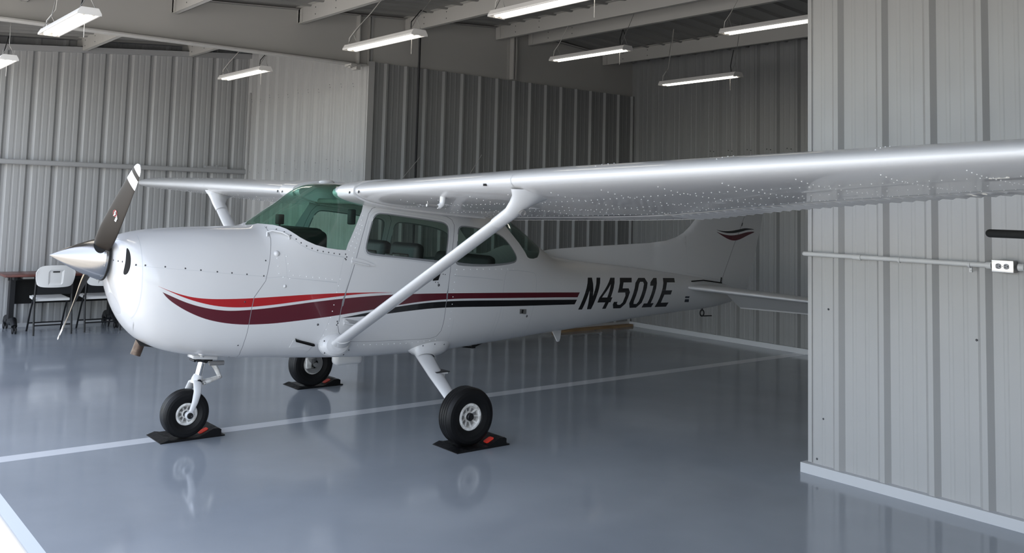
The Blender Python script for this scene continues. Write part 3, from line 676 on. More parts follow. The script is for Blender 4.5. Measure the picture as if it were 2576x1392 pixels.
def skin():
    rd=lambda q,w,closed=True: ribbon(q+[q[0]] if closed else q,w)
    polys={'WS':WS,'DOOR':D(DOOR),'DWO':D(chaikin(DWO,1)),'DWG':D(chaikin(DWG,1)),'RSW':D(chaikin(RSW,1)),'RW':RW,'BAG':D(BAG),'INLET':D(INLET,.01),
      'RED':D(RED),'MAR':D(MAR),'BLK':D(BLK),'CHIN':CHIN}
    cowl_line=[(.448,TOP)]+D(COWLS,.03,False)+[(.33,BOT)]
    bowl_line=[(-.455,TOP)]+D(BOWLS,.02,False)+[(-.478,-1.0*KD),(-.45,-1.3*KD),(-.43,BOT)]
    lines=[]     # (ribbon polygon, material)
    def ln(q,w,m): lines.append((ribbon(q,w),m))
    ln([p for p in cowl_line[1:-1]],.0042,4); ln(bowl_line[1:-1],.005,5); ln(D(MIDS,.03,False),.004,5)
    ln(D(STRIP,.03,False),.005,5)
    for k,w,m in (('DOOR',.005,4),('DWO',.006,5),('DWG',.011,4),('RSW',.011,4),('BAG',.0055,5)):
        q=polys[k]; ln(q+[q[0],q[1]],w,m)
    for q in ([(2.02,1.19),(2.3,1.165),(2.57,1.135)],[(2.515,.86),(2.49,.70),(2.47,.60)],[(2.03,.84),(2.02,.66)],[(.52,1.38),(.53,1.21),(.93,1.165)],[(.98,1.35),(.95,1.20),(.935,1.10),(.87,.86),(.82,.74),(.80,.70)],
              [(.36,1.21),(.52,1.22)],[(5.0,1.005),(5.30,.985)],[(.93,.60),(1.10,.59)],[(1.06,1.34),(1.03,1.20),(.99,1.06),(.96,.93),(.945,.80)],[(2.6,1.0),(2.58,.80)]):
        ln(D(q,.04,False),.003,5)
    ln([(.80,T(.80,.70)*KD),(.76,T(.76,.62)*KD),(.74,BOT+.25)],.005,5)
    pts=[];edges=[]
    def addp(q,closed=True):
        o=len(pts); pts.extend(Vector(p) for p in q); n=len(q)
        edges.extend((o+i,o+(i+1)%n) for i in range(n if closed else n-1))
    for q in polys.values(): addp(q)
    for q in LET+LETH: addp(q)
    for q in PLAC: addp(D(q,.05))
    for q,_ in lines: addp(q)
    addp(cowl_line,False); addp(bowl_line,False)
    us=[]; u=-.618
    while u<6.281: us.append(u); u+= .0125 if u<-.44 else (.03 if u<.42 else (.04 if u<3.5 else .07))
    us[-1]=6.28
    ts=[TOP*sin(pi/2*(k/26)) for k in range(-26,27)]
    addp([(us[0],BOT),(us[-1],BOT),(us[-1],TOP),(us[0],TOP)])
    for i,uu in enumerate(us):
        for t in ts: pts.append(Vector((uu,t)))
    V2,_,F2,*_r=delaunay_2d_cdt(pts,edges,[],0,1e-5)
    bb=lambda q:(min(p[0] for p in q),max(p[0] for p in q),min(p[1] for p in q),max(p[1] for p in q))
    def tester(q):
        b=bb(q); return lambda p:b[0]<=p[0]<=b[1] and b[2]<=p[1]<=b[3] and inside(p,q)
    tp={k:tester(q) for k,q in polys.items()}; tl=[(tester(q),m) for q,m in lines]; tle=[tester(q) for q in LET]; tlh=[tester(q) for q in LETH]; tpl=[tester(D(q,.05)) for q in PLAC]
    cl=sorted(cowl_line,key=lambda p:p[1]); bl=sorted(bowl_line,key=lambda p:p[1])
    def lineu(L,t):
        for i in range(len(L)-1):
            if L[i][1]<=t<=L[i+1][1]:
                d=L[i+1][1]-L[i][1]; return L[i][0]+(L[i+1][0]-L[i][0])*((t-L[i][1])/d if d>1e-9 else 0)
        return L[-1][0]
    P3=[P(v.x,max(-pi/2,min(pi/2,v.y/KD))) for v in V2]; N3=[None]*len(V2)
    B={}
    def put(key,tri,m,mir,off=None):
        b=B.setdefault(key,([],[],[],{},[])); idx=[]
        for i in tri:
            kk=(i,mir)
            if kk not in b[3]:
                if N3[i] is None: N3[i]=Nrm(V2[i].x,max(-pi/2,min(pi/2,V2[i].y/KD)))
                p=P3[i]; n=N3[i]
                if off: p=off(p)
                b[3][kk]=len(b[0]); b[0].append((p[0],-p[1] if mir else p[1],p[2])); b[4].append((n.x,-n.y if mir else n.y,n.z))
            idx.append(b[3][kk])
        b[1].append(tuple(idx[::-1] if mir else idx)); b[2].append(m)
    for f in F2:
        cx=sum(V2[i].x for i in f)/3; cy=sum(V2[i].y for i in f)/3; p=(cx,cy)
        a,b,c=[V2[i] for i in f]
        if abs((b.x-a.x)*(c.y-a.y)-(b.y-a.y)*(c.x-a.x))<1e-12: continue
        # winding outward
        pa,pb,pc=[Vector(P3[i]) for i in f]; n=(pb-pa).cross(pc-pa); mid=(pa+pb+pc)/3; cw=sec(cx)[3]
        if n.y*mid.y+n.z*(mid.z-cw)<0: f=f[::-1]
        m=0
        for t,mm in tl:
            if t(p): m=mm; break
        part='cowling' if cx<lineu(cl,cy) else 'fuselage'
        if part=='cowling' and cx<lineu(bl,cy): part='nose_bowl'
        glassy=None
        if tp['WS'](p): glassy='windshield'
        elif tp['DWG'](p) and m!=4: glassy='door_window'
        elif tp['RSW'](p) and m!=4: glassy='side_window'
        elif tp['RW'](p): glassy='rear_window'
        elif tp['DOOR'](p): part='door'
        elif tp['BAG'](p): part='baggage_door'
        if tp['INLET'](p): glassy='air_inlet'
        if tp['CHIN'](p): glassy='landing_lamp'
        col=m
        if m in (0,5):
            if tp['RED'](p): col=1
            elif tp['MAR'](p): col=2
            elif tp['BLK'](p): col=3
        elif m==4 and (tp['MAR'](p) or tp['BLK'](p)): col=4
        for side in (0,1):
            cc=col
            if side==0 and m in (0,5):
                if any(t(p) for t in tle) and not any(t(p) for t in tlh): cc=3
                elif any(t(p) for t in tpl): cc=9
            key=part
            if glassy: key=glassy; cc=0
            if key in ('door','door_window','side_window','air_inlet'): key=(key,side)
            if key=='baggage_door' and side: key='fuselage'
            put(key,f,cc,side)
    for key,hp,r,mi,h in head_list():
        b=B[key]
        for u,w in hp:
            q,n=at(u,w); t=MB(); t.dome(q,n,r,h,8); o=len(b[0])
            for v in t.v:
                d=Vector(v)-q; rad=d-n*d.dot(n); b[0].append(v); nn=(n*(.25+1.6*d.dot(n)/r)+(rad.normalized() if rad.length>1e-6 else Vector((0,0,0)))*.8).normalized(); b[4].append(tuple(nn))
            for f in t.f: b[1].append(tuple(i+o for i in f)); b[2].append(mi)
    out={}
    def mk(key,name,mats,parent):
        vs,fs,ms,_,ns=B[key]; mb=MB(); mb.v=vs; mb.f=fs; mb.m=ms; mb.sm=[True]*len(fs); mb.n=ns
        o=mb.build(name,mats,parent); return o
    fus=mk('fuselage','fuselage',MATS,ROOT); out['fuselage']=fus
    cow=mk('cowling','engine_cowling',MATS,ROOT)
    bowl=mk('nose_bowl','nose_bowl',MATS,ROOT); out['bowl']=bowl
    for s in (0,1):
        d=mk(('door',s),'door',MATS,ROOT); mk(('door_window',s),'door_window',['win'],d); out['door%d'%s]=d
        mk(('side_window',s),'rear_side_window',['win'],ROOT)
        mk(('air_inlet',s),'air_inlet',['void'],bowl)
    mk('windshield','windshield',['ws'],ROOT); mk('rear_window','rear_window',['rwin'],ROOT)
    bd=mk('baggage_door','baggage_door',MATS,ROOT); out['bag']=bd
    mk('landing_lamp','landing_lamp',['lampglass'],bowl)
    return out
SK=skin()
def sprism(mb,poly,h0,h1,mi=0):
    n=len(poly); a=[at(u,w,h0)[0] for u,w in poly]; b=[at(u,w,h1)[0] for u,w in poly]
    mb.add(a+b,[tuple(range(n,2*n))]+[(i,(i+1)%n,n+(i+1)%n,n+i) for i in range(n)],mi)
    mb.add(b,[tuple(range(n-1,-1,-1))],mi)
def details():
    fus=SK['fuselage']; bowl=SK['bowl']
    cs=[(-.594,1.330),(-.578,1.327),(-.562,1.325)]
    # door hinges, handle
    d=SK['door0']
    for q,dx,dz in (([(1.045,1.337),(1.06,1.352),(1.16,1.330),(1.225,1.305),(1.25,1.292),(1.245,1.282),(1.15,1.285),(1.05,1.305)],0,0),([(1.0,.876),(1.005,.890),(1.09,.874),(1.16,.855),(1.155,.838),(1.08,.832),(1.0,.838)],0,0)):
        mb=MB(); sprism(mb,q,.001,.006); u0=q[0][0]; w0=(q[0][1]+q[-1][1])/2
        p0=at(u0,w0,.008)[0]; p1=at(u0+.15,w0-.03,.008)[0]; mb.tube([p0,p1],.008,8); mb.build('hinge','white',d)
    mb=MB(); sprism(mb,[(1.80,1.155),(1.855,1.158),(1.882,1.233),(1.835,1.236)],.001,.004); mb.build('door_handle','panelblack',d)
    # baggage latch
    b=SK['bag']; mb=MB(); sprism(mb,[(2.79,.874),(2.872,.866),(2.876,.824),(2.794,.832)],.001,.004); mb.build('latch','greymetal',b)
    mb=MB(); sprism(mb,[(2.815,.868),(2.832,.866),(2.830,.835),(2.812,.837)],.004,.008); mb.build('latch_lever','darkmetal',b)
    # cabin air vent, plate, bumps, grab handle
    mb=MB(); sprism(mb,[(.625,.762),(.64,.752),(.79,.708),(.792,.700),(.775,.700),(.632,.742)],.001,.018); mb.build('air_vent','panelblack',ROOT)
    mb=MB(); sprism(mb,[(.615,.748),(.775,.697),(.765,.655),(.60,.690)],.0005,.004); o=mb.build('vent_plate','white',ROOT)
    mb=MB(); q=[at(.425,1.505,.0)[0],at(.43,1.52,.02)[0],at(.47,1.53,.026)[0],at(.53,1.522,.026)[0],at(.565,1.505,.02)[0],at(.57,1.49,.0)[0]]
    mb.tube(q,.007,8); mb.build('grab_handle','white',ROOT)
    # nose bowl front plate
    mb=MB(); mb.lathe([(.001,-.619),(.11,-.619),(.112,-.60)],(0,0,1.328),(1,0,0),32); mb.build('front_plate','white',bowl)
    mb=MB(); mb.box((-.52,-.25,1.0),(-.40,.25,1.42)); mb.build('inlet_baffle','void',bowl)
    # exhaust
    mb=MB(); mb.tube([(-.285,.10,.82),(-.318,.12,.70),(-.345,.12,.622)],[.037,.037,.037],18,cap=False); mb.tube([(-.345,.12,.622),(-.318,.12,.70)],[.033,.033],18,1,cap=False); mb.build('exhaust_pipe',['exhaust','void'],ROOT)
    mb=MB(); mb.tube([(-.345,.05,.80),(-.30,.05,.745),(-.23,.03,.71)],[.05,.06,.03],10,sy=.6); mb.build('cooling_outlet','void',ROOT)
    # belly fittings
    mb=MB(); mb.rbox((1.21,-.05,.44),(1.47,.05,.55),.035,seg=3); mb.build('belly_fairing','white',ROOT)
    mb=MB(); mb.prism([(3.57,.60),(3.70,.60),(3.685,.50),(3.672,.472),(3.652,.47)],lambda u,w,h:(u,h,w),-.008,.008); mb.build('blade_antenna','white',ROOT)
    mb=MB(); mb.box((2.53,-.12,.50),(2.57,-.08,.56)); mb.tube([(2.44,-.10,.52),(2.55,-.1,.505),(2.66,-.1,.54)],.008,6); mb.build('belly_bracket','darkmetal',ROOT)
    # tail tie-down
    mb=MB(); c=(5.79,-.01,.645); mb.tube([(c[0]+.033*cos(a),c[1],c[2]+.033*sin(a)) for a in [2*pi*k/16 for k in range(17)]],.008,6); mb.tube([(5.79,-.01,.68),(5.79,-.01,.72)],.01,6); mb.tube([(5.80,-.01,.612),(5.93,-.03,.610)],.006,6); mb.build('tie_down_ring','darkmetal',ROOT)
    mb=MB(); mb.tube([(5.80,-.06,.83),(5.86,-.065,.83)],.012,6); mb.box((5.90,-.07,.82),(5.96,-.04,.86)); mb.tube([(5.92,-.06,.84),(5.90,-.06,.74)],.004,5); mb.build('elevator_linkage','darkmetal',ROOT)
    # aerials and roof domes
    for a,b_ in (((1.87,.2,1.92),(2.122,.2,2.201)),((2.53,.2,1.85),(2.821,.2,2.257))):
        mb=MB(); mb.tube([a,b_],[.004,.0025],6); mb.build('whip_aerial','greymetal',ROOT)
    mb=MB(); mb.ball((1.24,.3,1.94),.05,sc=(1.5,.9,.45)); mb.build('roof_dome','white',ROOT)
    mb=MB(); mb.ball((1.57,-.1,1.955),.05,sc=(1.4,.9,.4)); mb.build('roof_dome','plainwhite',ROOT)
details()
def interior():
    for v in (-.26,.26):
        r=empty('seat',parent=ROOT)
        mb=MB(); mb.rbox((1.28,v-.21,.92),(1.70,v+.21,1.06),.04,seg=3); mb.build('cushion','leather',r)
        mb=MB(); t=Matrix.Translation((1.66,v,1.0))@Matrix.Rotation(radians(9),4,'Y'); mb.rbox((-.055,-.21,0),(.055,.21,.455),.05,seg=4,M4=t); mb.build('backrest','leather',r)
        mb=MB(); mb.rbox((-.066,-.13,.05),(-.04,.13,.36),.02,seg=3,M4=t); mb.build('back_insert','leatherbrown',r)
        mb=MB(); mb.rbox((.04,-.13,.05),(.066,.13,.36),.02,seg=3,M4=t); mb.build('back_insert','leatherbrown',r)
    r=empty('rear_bench',parent=ROOT)
    mb=MB(); mb.rbox((2.05,-.44,.85),(2.45,.44,1.0),.04,seg=3); mb.build('cushion','leather',r)
    mb=MB(); t=Matrix.Translation((2.42,0,.95))@Matrix.Rotation(radians(14),4,'Y'); mb.rbox((-.06,-.42,0),(.06,.42,.40),.05,seg=3,M4=t); mb.build('backrest','leather',r)
    mb=MB(); mb.rbox((2.62,-.36,.72),(3.05,.36,1.20),.08,seg=3); mb.build('baggage_shelf','lining',ROOT)
    mb=MB(); mb.box((.46,-.41,.74),(2.35,.41,.78)); mb.build('cabin_floor','panelblack',ROOT)
    mb=MB(); mb.rbox((.60,-.44,1.00),(.90,.44,1.55),.05,seg=3); mb.rbox((.58,-.36,1.30),(.92,.36,1.568),.06,seg=3); mb.build('instrument_panel','panelblack',ROOT)
    mb=MB(); mb.rbox((.66,-.035,1.585),(.71,.035,1.665),.008); mb.rbox((.68,-.01,1.55),(.69,.01,1.60),.003); mb.build('compass','panelblack',ROOT)
    for v in (-.26,.26):
        mb=MB(); mb.tube([(.88,v,1.27),(1.08,v,1.27)],.014,8); mb.tube([(1.08,v-.14,1.36),(1.09,v-.14,1.26),(1.09,v,1.25),(1.09,v+.14,1.26),(1.08,v+.14,1.36)],.013,8); mb.build('control_yoke','panelblack',ROOT)
    mb=MB(); mb.rbox((1.16,-.37,1.755),(2.18,.37,1.80),.02,seg=3); mb.build('headliner','headliner',ROOT)
    mb=MB(); mb.rbox((1.10,-.40,1.60),(1.15,-.34,1.72),.01); mb.build('sun_visor','panelblack',ROOT)
    mb=MB(); mb.rbox((.40,-.38,.72),(.44,.38,1.36),.015); mb.build('firewall','panelblack',ROOT)
    mb=MB(); mb.tube([(1.36,-.517,1.165+.20),(1.44,-.50,1.165+.195)],.012,8); mb.rbox((1.43,-.52,1.34),(1.50,-.49,1.372),.01); mb.build('window_latch','greymetal',SK['door0'])
interior()

# ------------------------------------------------------------------ wings
def naca(x,t=.12,m=.02,p=.4):
    yt=5*t*(.2969*sqrt(x)-.126*x-.3516*x*x+.2843*x**3-.1036*x**4)
    yc=m/p**2*(2*p*x-x*x) if x<p else m/(1-p)**2*(1-2*p+2*p*x-x*x)
    return yc+yt, yc-yt
class Foil:
    def __init__(s,tab,t=.12,m=.02): s.f=[pchip([r[0] for r in tab],[r[k] for r in tab]) for k in range(1,5)]; s.t=t; s.m=m
    def pt(s,a,x,upper,extra=0,ts=1):
        ul,wl,ut,wt=[f(a) for f in s.f]; c=Vector((ut-ul,wt-wl)); L=c.length; d=c/L; n=Vector((-d.y,d.x))
        if n.y<0: n=-n
        yu,yl=naca(max(0,min(1,x)),s.t,s.m); y=(yu if upper else yl)*ts+extra/L
        q=Vector((ul,wl))+d*(x*L)+n*(y*L); return q.x,q.y
XS=[0,.003,.01,.022,.04,.065,.10,.15,.21,.28,.36,.45,.54,.63,.71,.775]
def wing(sd):
    # sd -1 left wing (towards the viewer), +1 right wing
    if sd<0: tab=[(.3,.985,1.853,2.61,1.645),(.56,.985,1.864,2.61,1.655),(2.54,.990,1.941,2.61,1.722),(3.5,1.045,1.974,2.50,1.812),(4.8,1.128,2.020,2.355,1.908),(5.5,1.175,2.045,2.28,1.945)]
    else: tab=[(.3,.985,1.858,2.61,1.645),(.56,.985,1.864,2.61,1.655),(2.54,.990,1.903,2.61,1.70),(3.5,1.045,1.917,2.50,1.775),(4.8,1.128,1.935,2.355,1.845),(5.5,1.175,1.946,2.28,1.87)]
    F=Foil(tab,.125,.022); root=empty('wing',parent=ROOT)
    def loft(mb,vs_,xs0,xs1=None,mi=0,capA=True,capB=True,thick=None,corr=False,enlarge=0):
        rows=[]; ns=[]
        for a in vs_:
            ts=1; sh=0
            if a>5.32 and not corr:
                q=min(1,(a-5.32)/.17); ts=sqrt(max(.02,1-q*q)); sh=.10*q*q
            row=[]
            for x in xs0[::-1]: row.append((x,True))
            for x in (xs0[1:] if xs0[0]==0 else xs0): row.append((x,False))
            pts=[]
            for x,up in row:
                xx=x*(1-sh)+sh*.45
                ex=enlarge*(1 if up else -1)
                u,w=F.pt(a,xx,up,ex,ts)
                if enlarge: u-=enlarge*max(0,1-x*6)
                pts.append((u,sd*a,w))
            rows.append(pts)
        m=len(rows[0]); V=[p for r in rows for p in r]; fs=[]
        for i in range(len(rows)-1):
            for k in range(m-1):
                q=(i*m+k,i*m+k+1,(i+1)*m+k+1,(i+1)*m+k); fs.append(q if sd<0 else q[::-1])
            q=(i*m+m-1,i*m,(i+1)*m,(i+1)*m+m-1); fs.append(q if sd<0 else q[::-1])
        mb.add(V,fs,mi,True)
        if capA: mb.add(rows[0],[tuple(range(m))])
        if capB: mb.add(rows[-1],[tuple(range(m))[::-1]])
    st=[.30,.56,.63]+[.63+(5.32-.63)*k/18 for k in range(1,19)]+[5.36,5.40,5.44,5.465,5.482,5.49]
    mb=MB(); loft(mb,st,XS)
    # chordwise panel joints
    def joint(a,x1,wd=.0045,mi=1,off=.0012):
        pa=[]; pb=[]
        seq=[(x,True) for x in (.30,.2,.13,.08,.05,.03,.015,.005)]+[(0,False)]+[(x,False) for x in (.005,.015,.03,.05,.08,.13,.2,.3) if x<=x1]
        for x,up in seq:
            for da,L in ((-wd/2,pa),(wd/2,pb)):
                u,w=F.pt(a+da,x,up,off*(1 if up else -1)); 
                if x<.01: u-=off
                L.append((u,sd*(a+da),w))
        n=len(pa); mb.add(pa+pb,[(i,i+1,n+i+1,n+i) for i in range(n-1)],mi)
    joint(2.54,.13); joint(.66,.3,.006)
    def rivet(a,x,up=False,r=.0042):
        u,w=F.pt(a,x,up); u2,w2=F.pt(a,x+.01,up); d=Vector((u2-u,0,w2-w)).normalized(); n=Vector((d.z,0,-d.x)); n=n if (n.z>0)==up else -n
        mb.dome((u,sd*a,w),n,r,.75,6,2)
    a=.75
    while a<5.3:
        for x in (.245,.49,.715): rivet(a,x)

        a+=.052
    for ra in (1.1,1.5,1.95,2.35,2.75,3.15,3.55,3.95,4.35,4.75,5.1):
        x=.09
        while x<.74:
            rivet(ra,x); x+=.035
    for ra in (3.15,3.95,4.75):
        for x in (.05,.08,.11,.14): rivet(ra,x,True)
    mb.build('wing_skin',['white','lightseam','rivet'],root)
    # root fairing
    mb=MB(); loft(mb,[.40,.50,.58,.645,.655],XS,enlarge=.012); mb.build('root_fairing','white',root)
    # flap
    XF=[.785,.82,.86,.90,.94,.97,1.0]
    mb=MB(); loft(mb,[.60+(2.60-.60)*k/10 for k in range(11)],XF)
    a=.8
    while a<2.58:
        u,w=F.pt(a,.955,False); mb.dome((u,sd*a,w),(0,0,-1),.005,.6,6,1); a+=.075
    mb.build('flap',['white','screw'],root)
    # aileron with pressed corrugations
    mb=MB(); rows=[]; na=420
    xa=[.785,.80,.82,.86,.90,.94,.97,.99,1.0]
    for i in range(na+1):
        a=2.62+(5.28-2.62)*i/na; pts=[]
        ph=((a-2.62)/.076)%1; bead=.010*max(0,1-abs(ph-.5)/.22)
        for x in xa[::-1]:
            e=-bead if .80<x else 0; u,w=F.pt(a,x,True,e*.5); pts.append((u,sd*a,w))
        for x in xa:
            e=bead*(1 if .805<x else 0)*1; u,w=F.pt(a,x,False,-e*.8); pts.append((u,sd*a,w))
        rows.append(pts)
    m=len(rows[0]); V=[p for r in rows for p in r]; fs=[]
    for i in range(na):
        for k in range(m):
            q=(i*m+k,i*m+(k+1)%m,(i+1)*m+(k+1)%m,(i+1)*m+k); fs.append(q if sd<0 else q[::-1])
    mb.add(V,fs,0,False); mb.add(rows[0],[tuple(range(m))]); mb.add(rows[-1],[tuple(range(m))[::-1]])
    mb.build('aileron','white',root)
    # inspection plates, vents on the leading edge
    def disc(a,x,r,m,name,up=False,h=.15):
        u,w=F.pt(a,x,up); u2,w2=F.pt(a,x+.01,up); d=Vector((u2-u,0,w2-w)).normalized(); n=Vector((d.z,0,-d.x)); n=n if (n.z>0)==up else -n
        mb=MB(); mb.dome((u,sd*a,w),n,r,h,16); mb.build(name,m,root)
    for a,x in ((1.05,.22),(1.35,.22),(2.0,.4),(3.4,.55),(4.2,.6)): disc(a,x,.055,'white','inspection_cover',h=.06)
    for a,r in ((.72,.012),(.60,.010)):
        u,w=F.pt(a,.004,False); mb=MB(); mb.dome((u-.008-.012*(a<.65),sd*a,w+.004),(-1,0,.1),r,.12,8); mb.build('cabin_vent','darkmetal',root)
    if sd<0:
        u,w=F.pt(2.28,.006,False); mb=MB(); mb.box((u-.006,-2.30,w-.006),(u,-2.27,w+.008)); mb.build('stall_vent','void',root)
        mb=MB(); mb.tube([(1.12,-1.65,1.88),(1.113,-1.65,1.80),(1.108,-1.65,1.777),(1.085,-1.65,1.765),(1.075,-1.65,1.765)],[.022,.020,.019,.018,.014],12); mb.build('pitot_mast','white',root)
        mb=MB(); mb.tube([(1.085,-1.65,1.765),(.985,-1.65,1.772)],.010,10); mb.tube([(.995,-1.65,1.78),(.992,-1.65,1.80)],.004,6); mb.build('pitot_tube','greymetal',root)
    # strut
    dz=0 if sd<0 else -.028
    st=empty('wing_strut',parent=ROOT)
    A=Vector((.948,sd*.545,.705)); B=Vector((1.115,sd*2.42,1.748+dz)); 
    mb=MB(); mb.tube([A.lerp(B,q) for q in (0,.05,.5,.95,1)],1,24,up=(1,0,0),sx=.060,sy=.030); mb.build('strut_tube','white',st)
    # cuff at the wing
    mb=MB(); secs=[(B.lerp(A,.07),.064,.036,0),(B.lerp(A,.0),.068,.040,0),(Vector((1.125,sd*2.475,1.800+dz)),.082,.047,.3),(Vector((1.150,sd*2.515,1.838+dz)),.118,.060,.7),(Vector((1.165,sd*2.535,1.862+dz)),.150,.070,1),(Vector((1.170,sd*2.54,1.885+dz)),.165,.076,1)]
    dirn=(B-A).normalized(); V=[]; n=28
    for c,hc,ht,bl in secs:
        d=dirn.lerp(Vector((0,0,1)),bl).normalized(); a=Vector((1,0,0)); a=(a-d*a.dot(d)).normalized(); b=d.cross(a)
        for k in range(n):
            t=2*pi*k/n; x=cos(t); y=sin(t)*(1-.35*max(0,x)) ; tail=1+.55*bl*max(0,x)**2
            V.append(c+a*x*hc*tail+b*y*ht)
    fs=[(i*n+k,i*n+(k+1)%n,(i+1)*n+(k+1)%n,(i+1)*n+k) for i in range(len(secs)-1) for k in range(n)]
    mb.add(V,fs,0,True); mb.build('strut_cuff','white',st)
    mb=MB(); mb.lathe([(.021,-.03),(.022,.006),(.015,.008),(.012,.0),(.001,.0)],(1.128,sd*2.495,1.742+dz),(-.25,sd,-.35),14); 
    mb.build('tie_down','greymetal',st)
    mb=MB(); mb.lathe([(.001,.085),(.04,.083),(.066,.073),(.082,.055),(.088,.03),(.088,.0)],(.945,sd*.485,.69),(0,sd,.12),28); 
    for v in range(len(mb.v)): p=mb.v[v]; mb.v[v]=(.945+(p[0]-.945)*1.42,p[1],p[2])
    q=Vector((.975,sd*.565,.712)); mb.tube([Vector((.94,sd*.49,.69)),q.lerp(B,.0),A.lerp(B,.045)],[.066,.064,.062],20,up=(1,0,0),sx=1,sy=.58)
    for k in range(5):
        t=radians((150,215,-30,60,300)[k]); p=(.945+.125*cos(t)*.98,sd*.50,.692+.083*sin(t)); mb.dome((p[0],sd*.543,p[2]),(0,sd,0),.006,.4,6,1)
    mb.build('strut_fairing',['white','screw'],st)
    return F
FL=wing(-1); FR=wing(1)

# ------------------------------------------------------------------ tail
FINO=[(3.36,1.26),(3.40,1.346),(3.52,1.364),(3.62,1.371),(4.128,1.394),(4.944,1.424),(5.20,1.448),(5.36,1.485),(5.48,1.535),(5.58,1.604),(5.68,1.690),(6.16,2.29),(6.22,2.34),(6.30,2.36),(7.0,2.355),(7.07,2.34),(7.09,2.31),(6.905,1.78),(6.842,1.555),(6.793,1.45),(6.772,1.363),(6.681,1.12),(6.60,.885),(6.57,.86),(6.17,.86),(6.10,.90)]
def build_fin():
    hinge=[(6.118,.86),(6.125,.94),(6.145,1.038),(6.346,1.400),(6.439,1.55),(6.498,1.66),(6.87,2.36)]
    le=pchip([.8,1.26,1.346,1.371,1.394,1.424,1.448,1.485,1.535,1.604,1.69,2.29,2.36],[3.2,3.36,3.40,3.62,4.128,4.944,5.2,5.36,5.48,5.58,5.68,6.16,6.30])
    te=pchip([.86,.885,1.12,1.363,1.45,1.555,1.78,2.31,2.36],[6.57,6.6,6.681,6.772,6.793,6.842,6.905,7.09,7.09])
    def Vf(u,w):
        th=.085 if w<1.4 else .085-.035*(w-1.4); L=min(le(w),5.3); c0=max(L,5.0); tE=te(w)
        x=(u-c0)/(tE-c0)
        if x<0: base=.010
        else: base=th*1.9*(.2969*sqrt(max(0,x))-.126*x-.3516*x*x+.2843*x**3-.1036*x**4)*.9+.008*(1-x)
        e=min(1,max(0,(u-le(w)))/.05)
        return .001+base*(e**.5)
    black=chaikin([(5.985,1.578),(6.114,1.554),(6.283,1.556),(6.423,1.574),(6.53,1.590),(6.598,1.591),(6.76,1.575),(6.614,1.574),(6.455,1.545),(6.298,1.528),(6.144,1.538)],2)
    red=chaikin([(5.992,1.560),(6.114,1.521),(6.268,1.504),(6.424,1.514),(6.582,1.546),(6.77,1.553),(6.614,1.512),(6.471,1.464),(6.361,1.443),(6.253,1.456),(6.13,1.499)],2)
    tick=[(6.478,1.613),(6.498,1.653),(6.510,1.654),(6.490,1.612)]
    seams=[ribbon(densify(hinge,.04,False),.007),ribbon([(5.52,1.10),(5.52,1.25),(5.50,1.45),(5.51,1.535)],.003),ribbon([(5.52,1.095),(5.75,1.06),(6.09,1.0)],.004),ribbon([(6.10,.93),(6.12,1.03)],.022)]
    pts=[];edges=[]
    def addp(q,closed=True):
        o=len(pts); pts.extend(Vector(p) for p in q); n=len(q); edges.extend((o+i,o+(i+1)%n) for i in range(n if closed else n-1))
    out=densify(FINO,.05); addp(out); addp(densify(hinge,.03,False),False)
    for q in (black,red,tick,*seams): addp(q)
    u=3.55
    while u<7.15:
        w=.88
        while w<2.52:
            if inside((u,w),FINO): pts.append(Vector((u,w)))
            w+=.05
        u+=.05
    V2,_,F2,*_r=delaunay_2d_cdt(pts,edges,[],0,1e-5)
    B={'vertical_fin':([],[],[],{}),'rudder':([],[],[],{})}
    hs=sorted(hinge,key=lambda p:p[1])
    def hu(w):
        for i in range(len(hs)-1):
            if hs[i][1]<=w<=hs[i+1][1]: return hs[i][0]+(hs[i+1][0]-hs[i][0])*(w-hs[i][1])/(hs[i+1][1]-hs[i][1])
        return hs[-1][0]
    for f in F2:
        a,b,c=[V2[i] for i in f]; cx=(a.x+b.x+c.x)/3; cy=(a.y+b.y+c.y)/3
        if not inside((cx,cy),FINO): continue
        if (b.x-a.x)*(c.y-a.y)-(b.y-a.y)*(c.x-a.x)<0: f=f[::-1]
        m=0
        if inside((cx,cy),black): m=3
        elif inside((cx,cy),red): m=2
        elif inside((cx,cy),tick): m=3
        for k,q in enumerate(seams):
            if inside((cx,cy),q): m=3 if k==3 else (4 if k==0 and m==0 else (5 if m==0 else m))
        k='rudder' if cx>hu(cy) else 'vertical_fin'; bk=B[k]
        for s in (-1,1):
            idx=[]
            for i in f:
                key=(i,s)
                if key not in bk[3]: bk[3][key]=len(bk[0]); bk[0].append((V2[i].x,s*Vf(V2[i].x,V2[i].y),V2[i].y))
                idx.append(bk[3][key])
            bk[1].append(tuple(idx) if s<0 else tuple(idx[::-1])); bk[2].append(m)
    fo=None
    for k in ('vertical_fin','rudder'):
        vs,fs,ms,_=B[k]; mb=MB(); mb.v=vs; mb.f=fs; mb.m=ms; mb.sm=[True]*len(fs); o=mb.build(k,MATS,ROOT)
    mb=MB(); mb.tube([(6.25,0,2.34),(6.5,0,2.36),(6.95,0,2.36)],[.012,.02,.012],8); mb.build('fin_cap','white',ROOT)
build_fin()
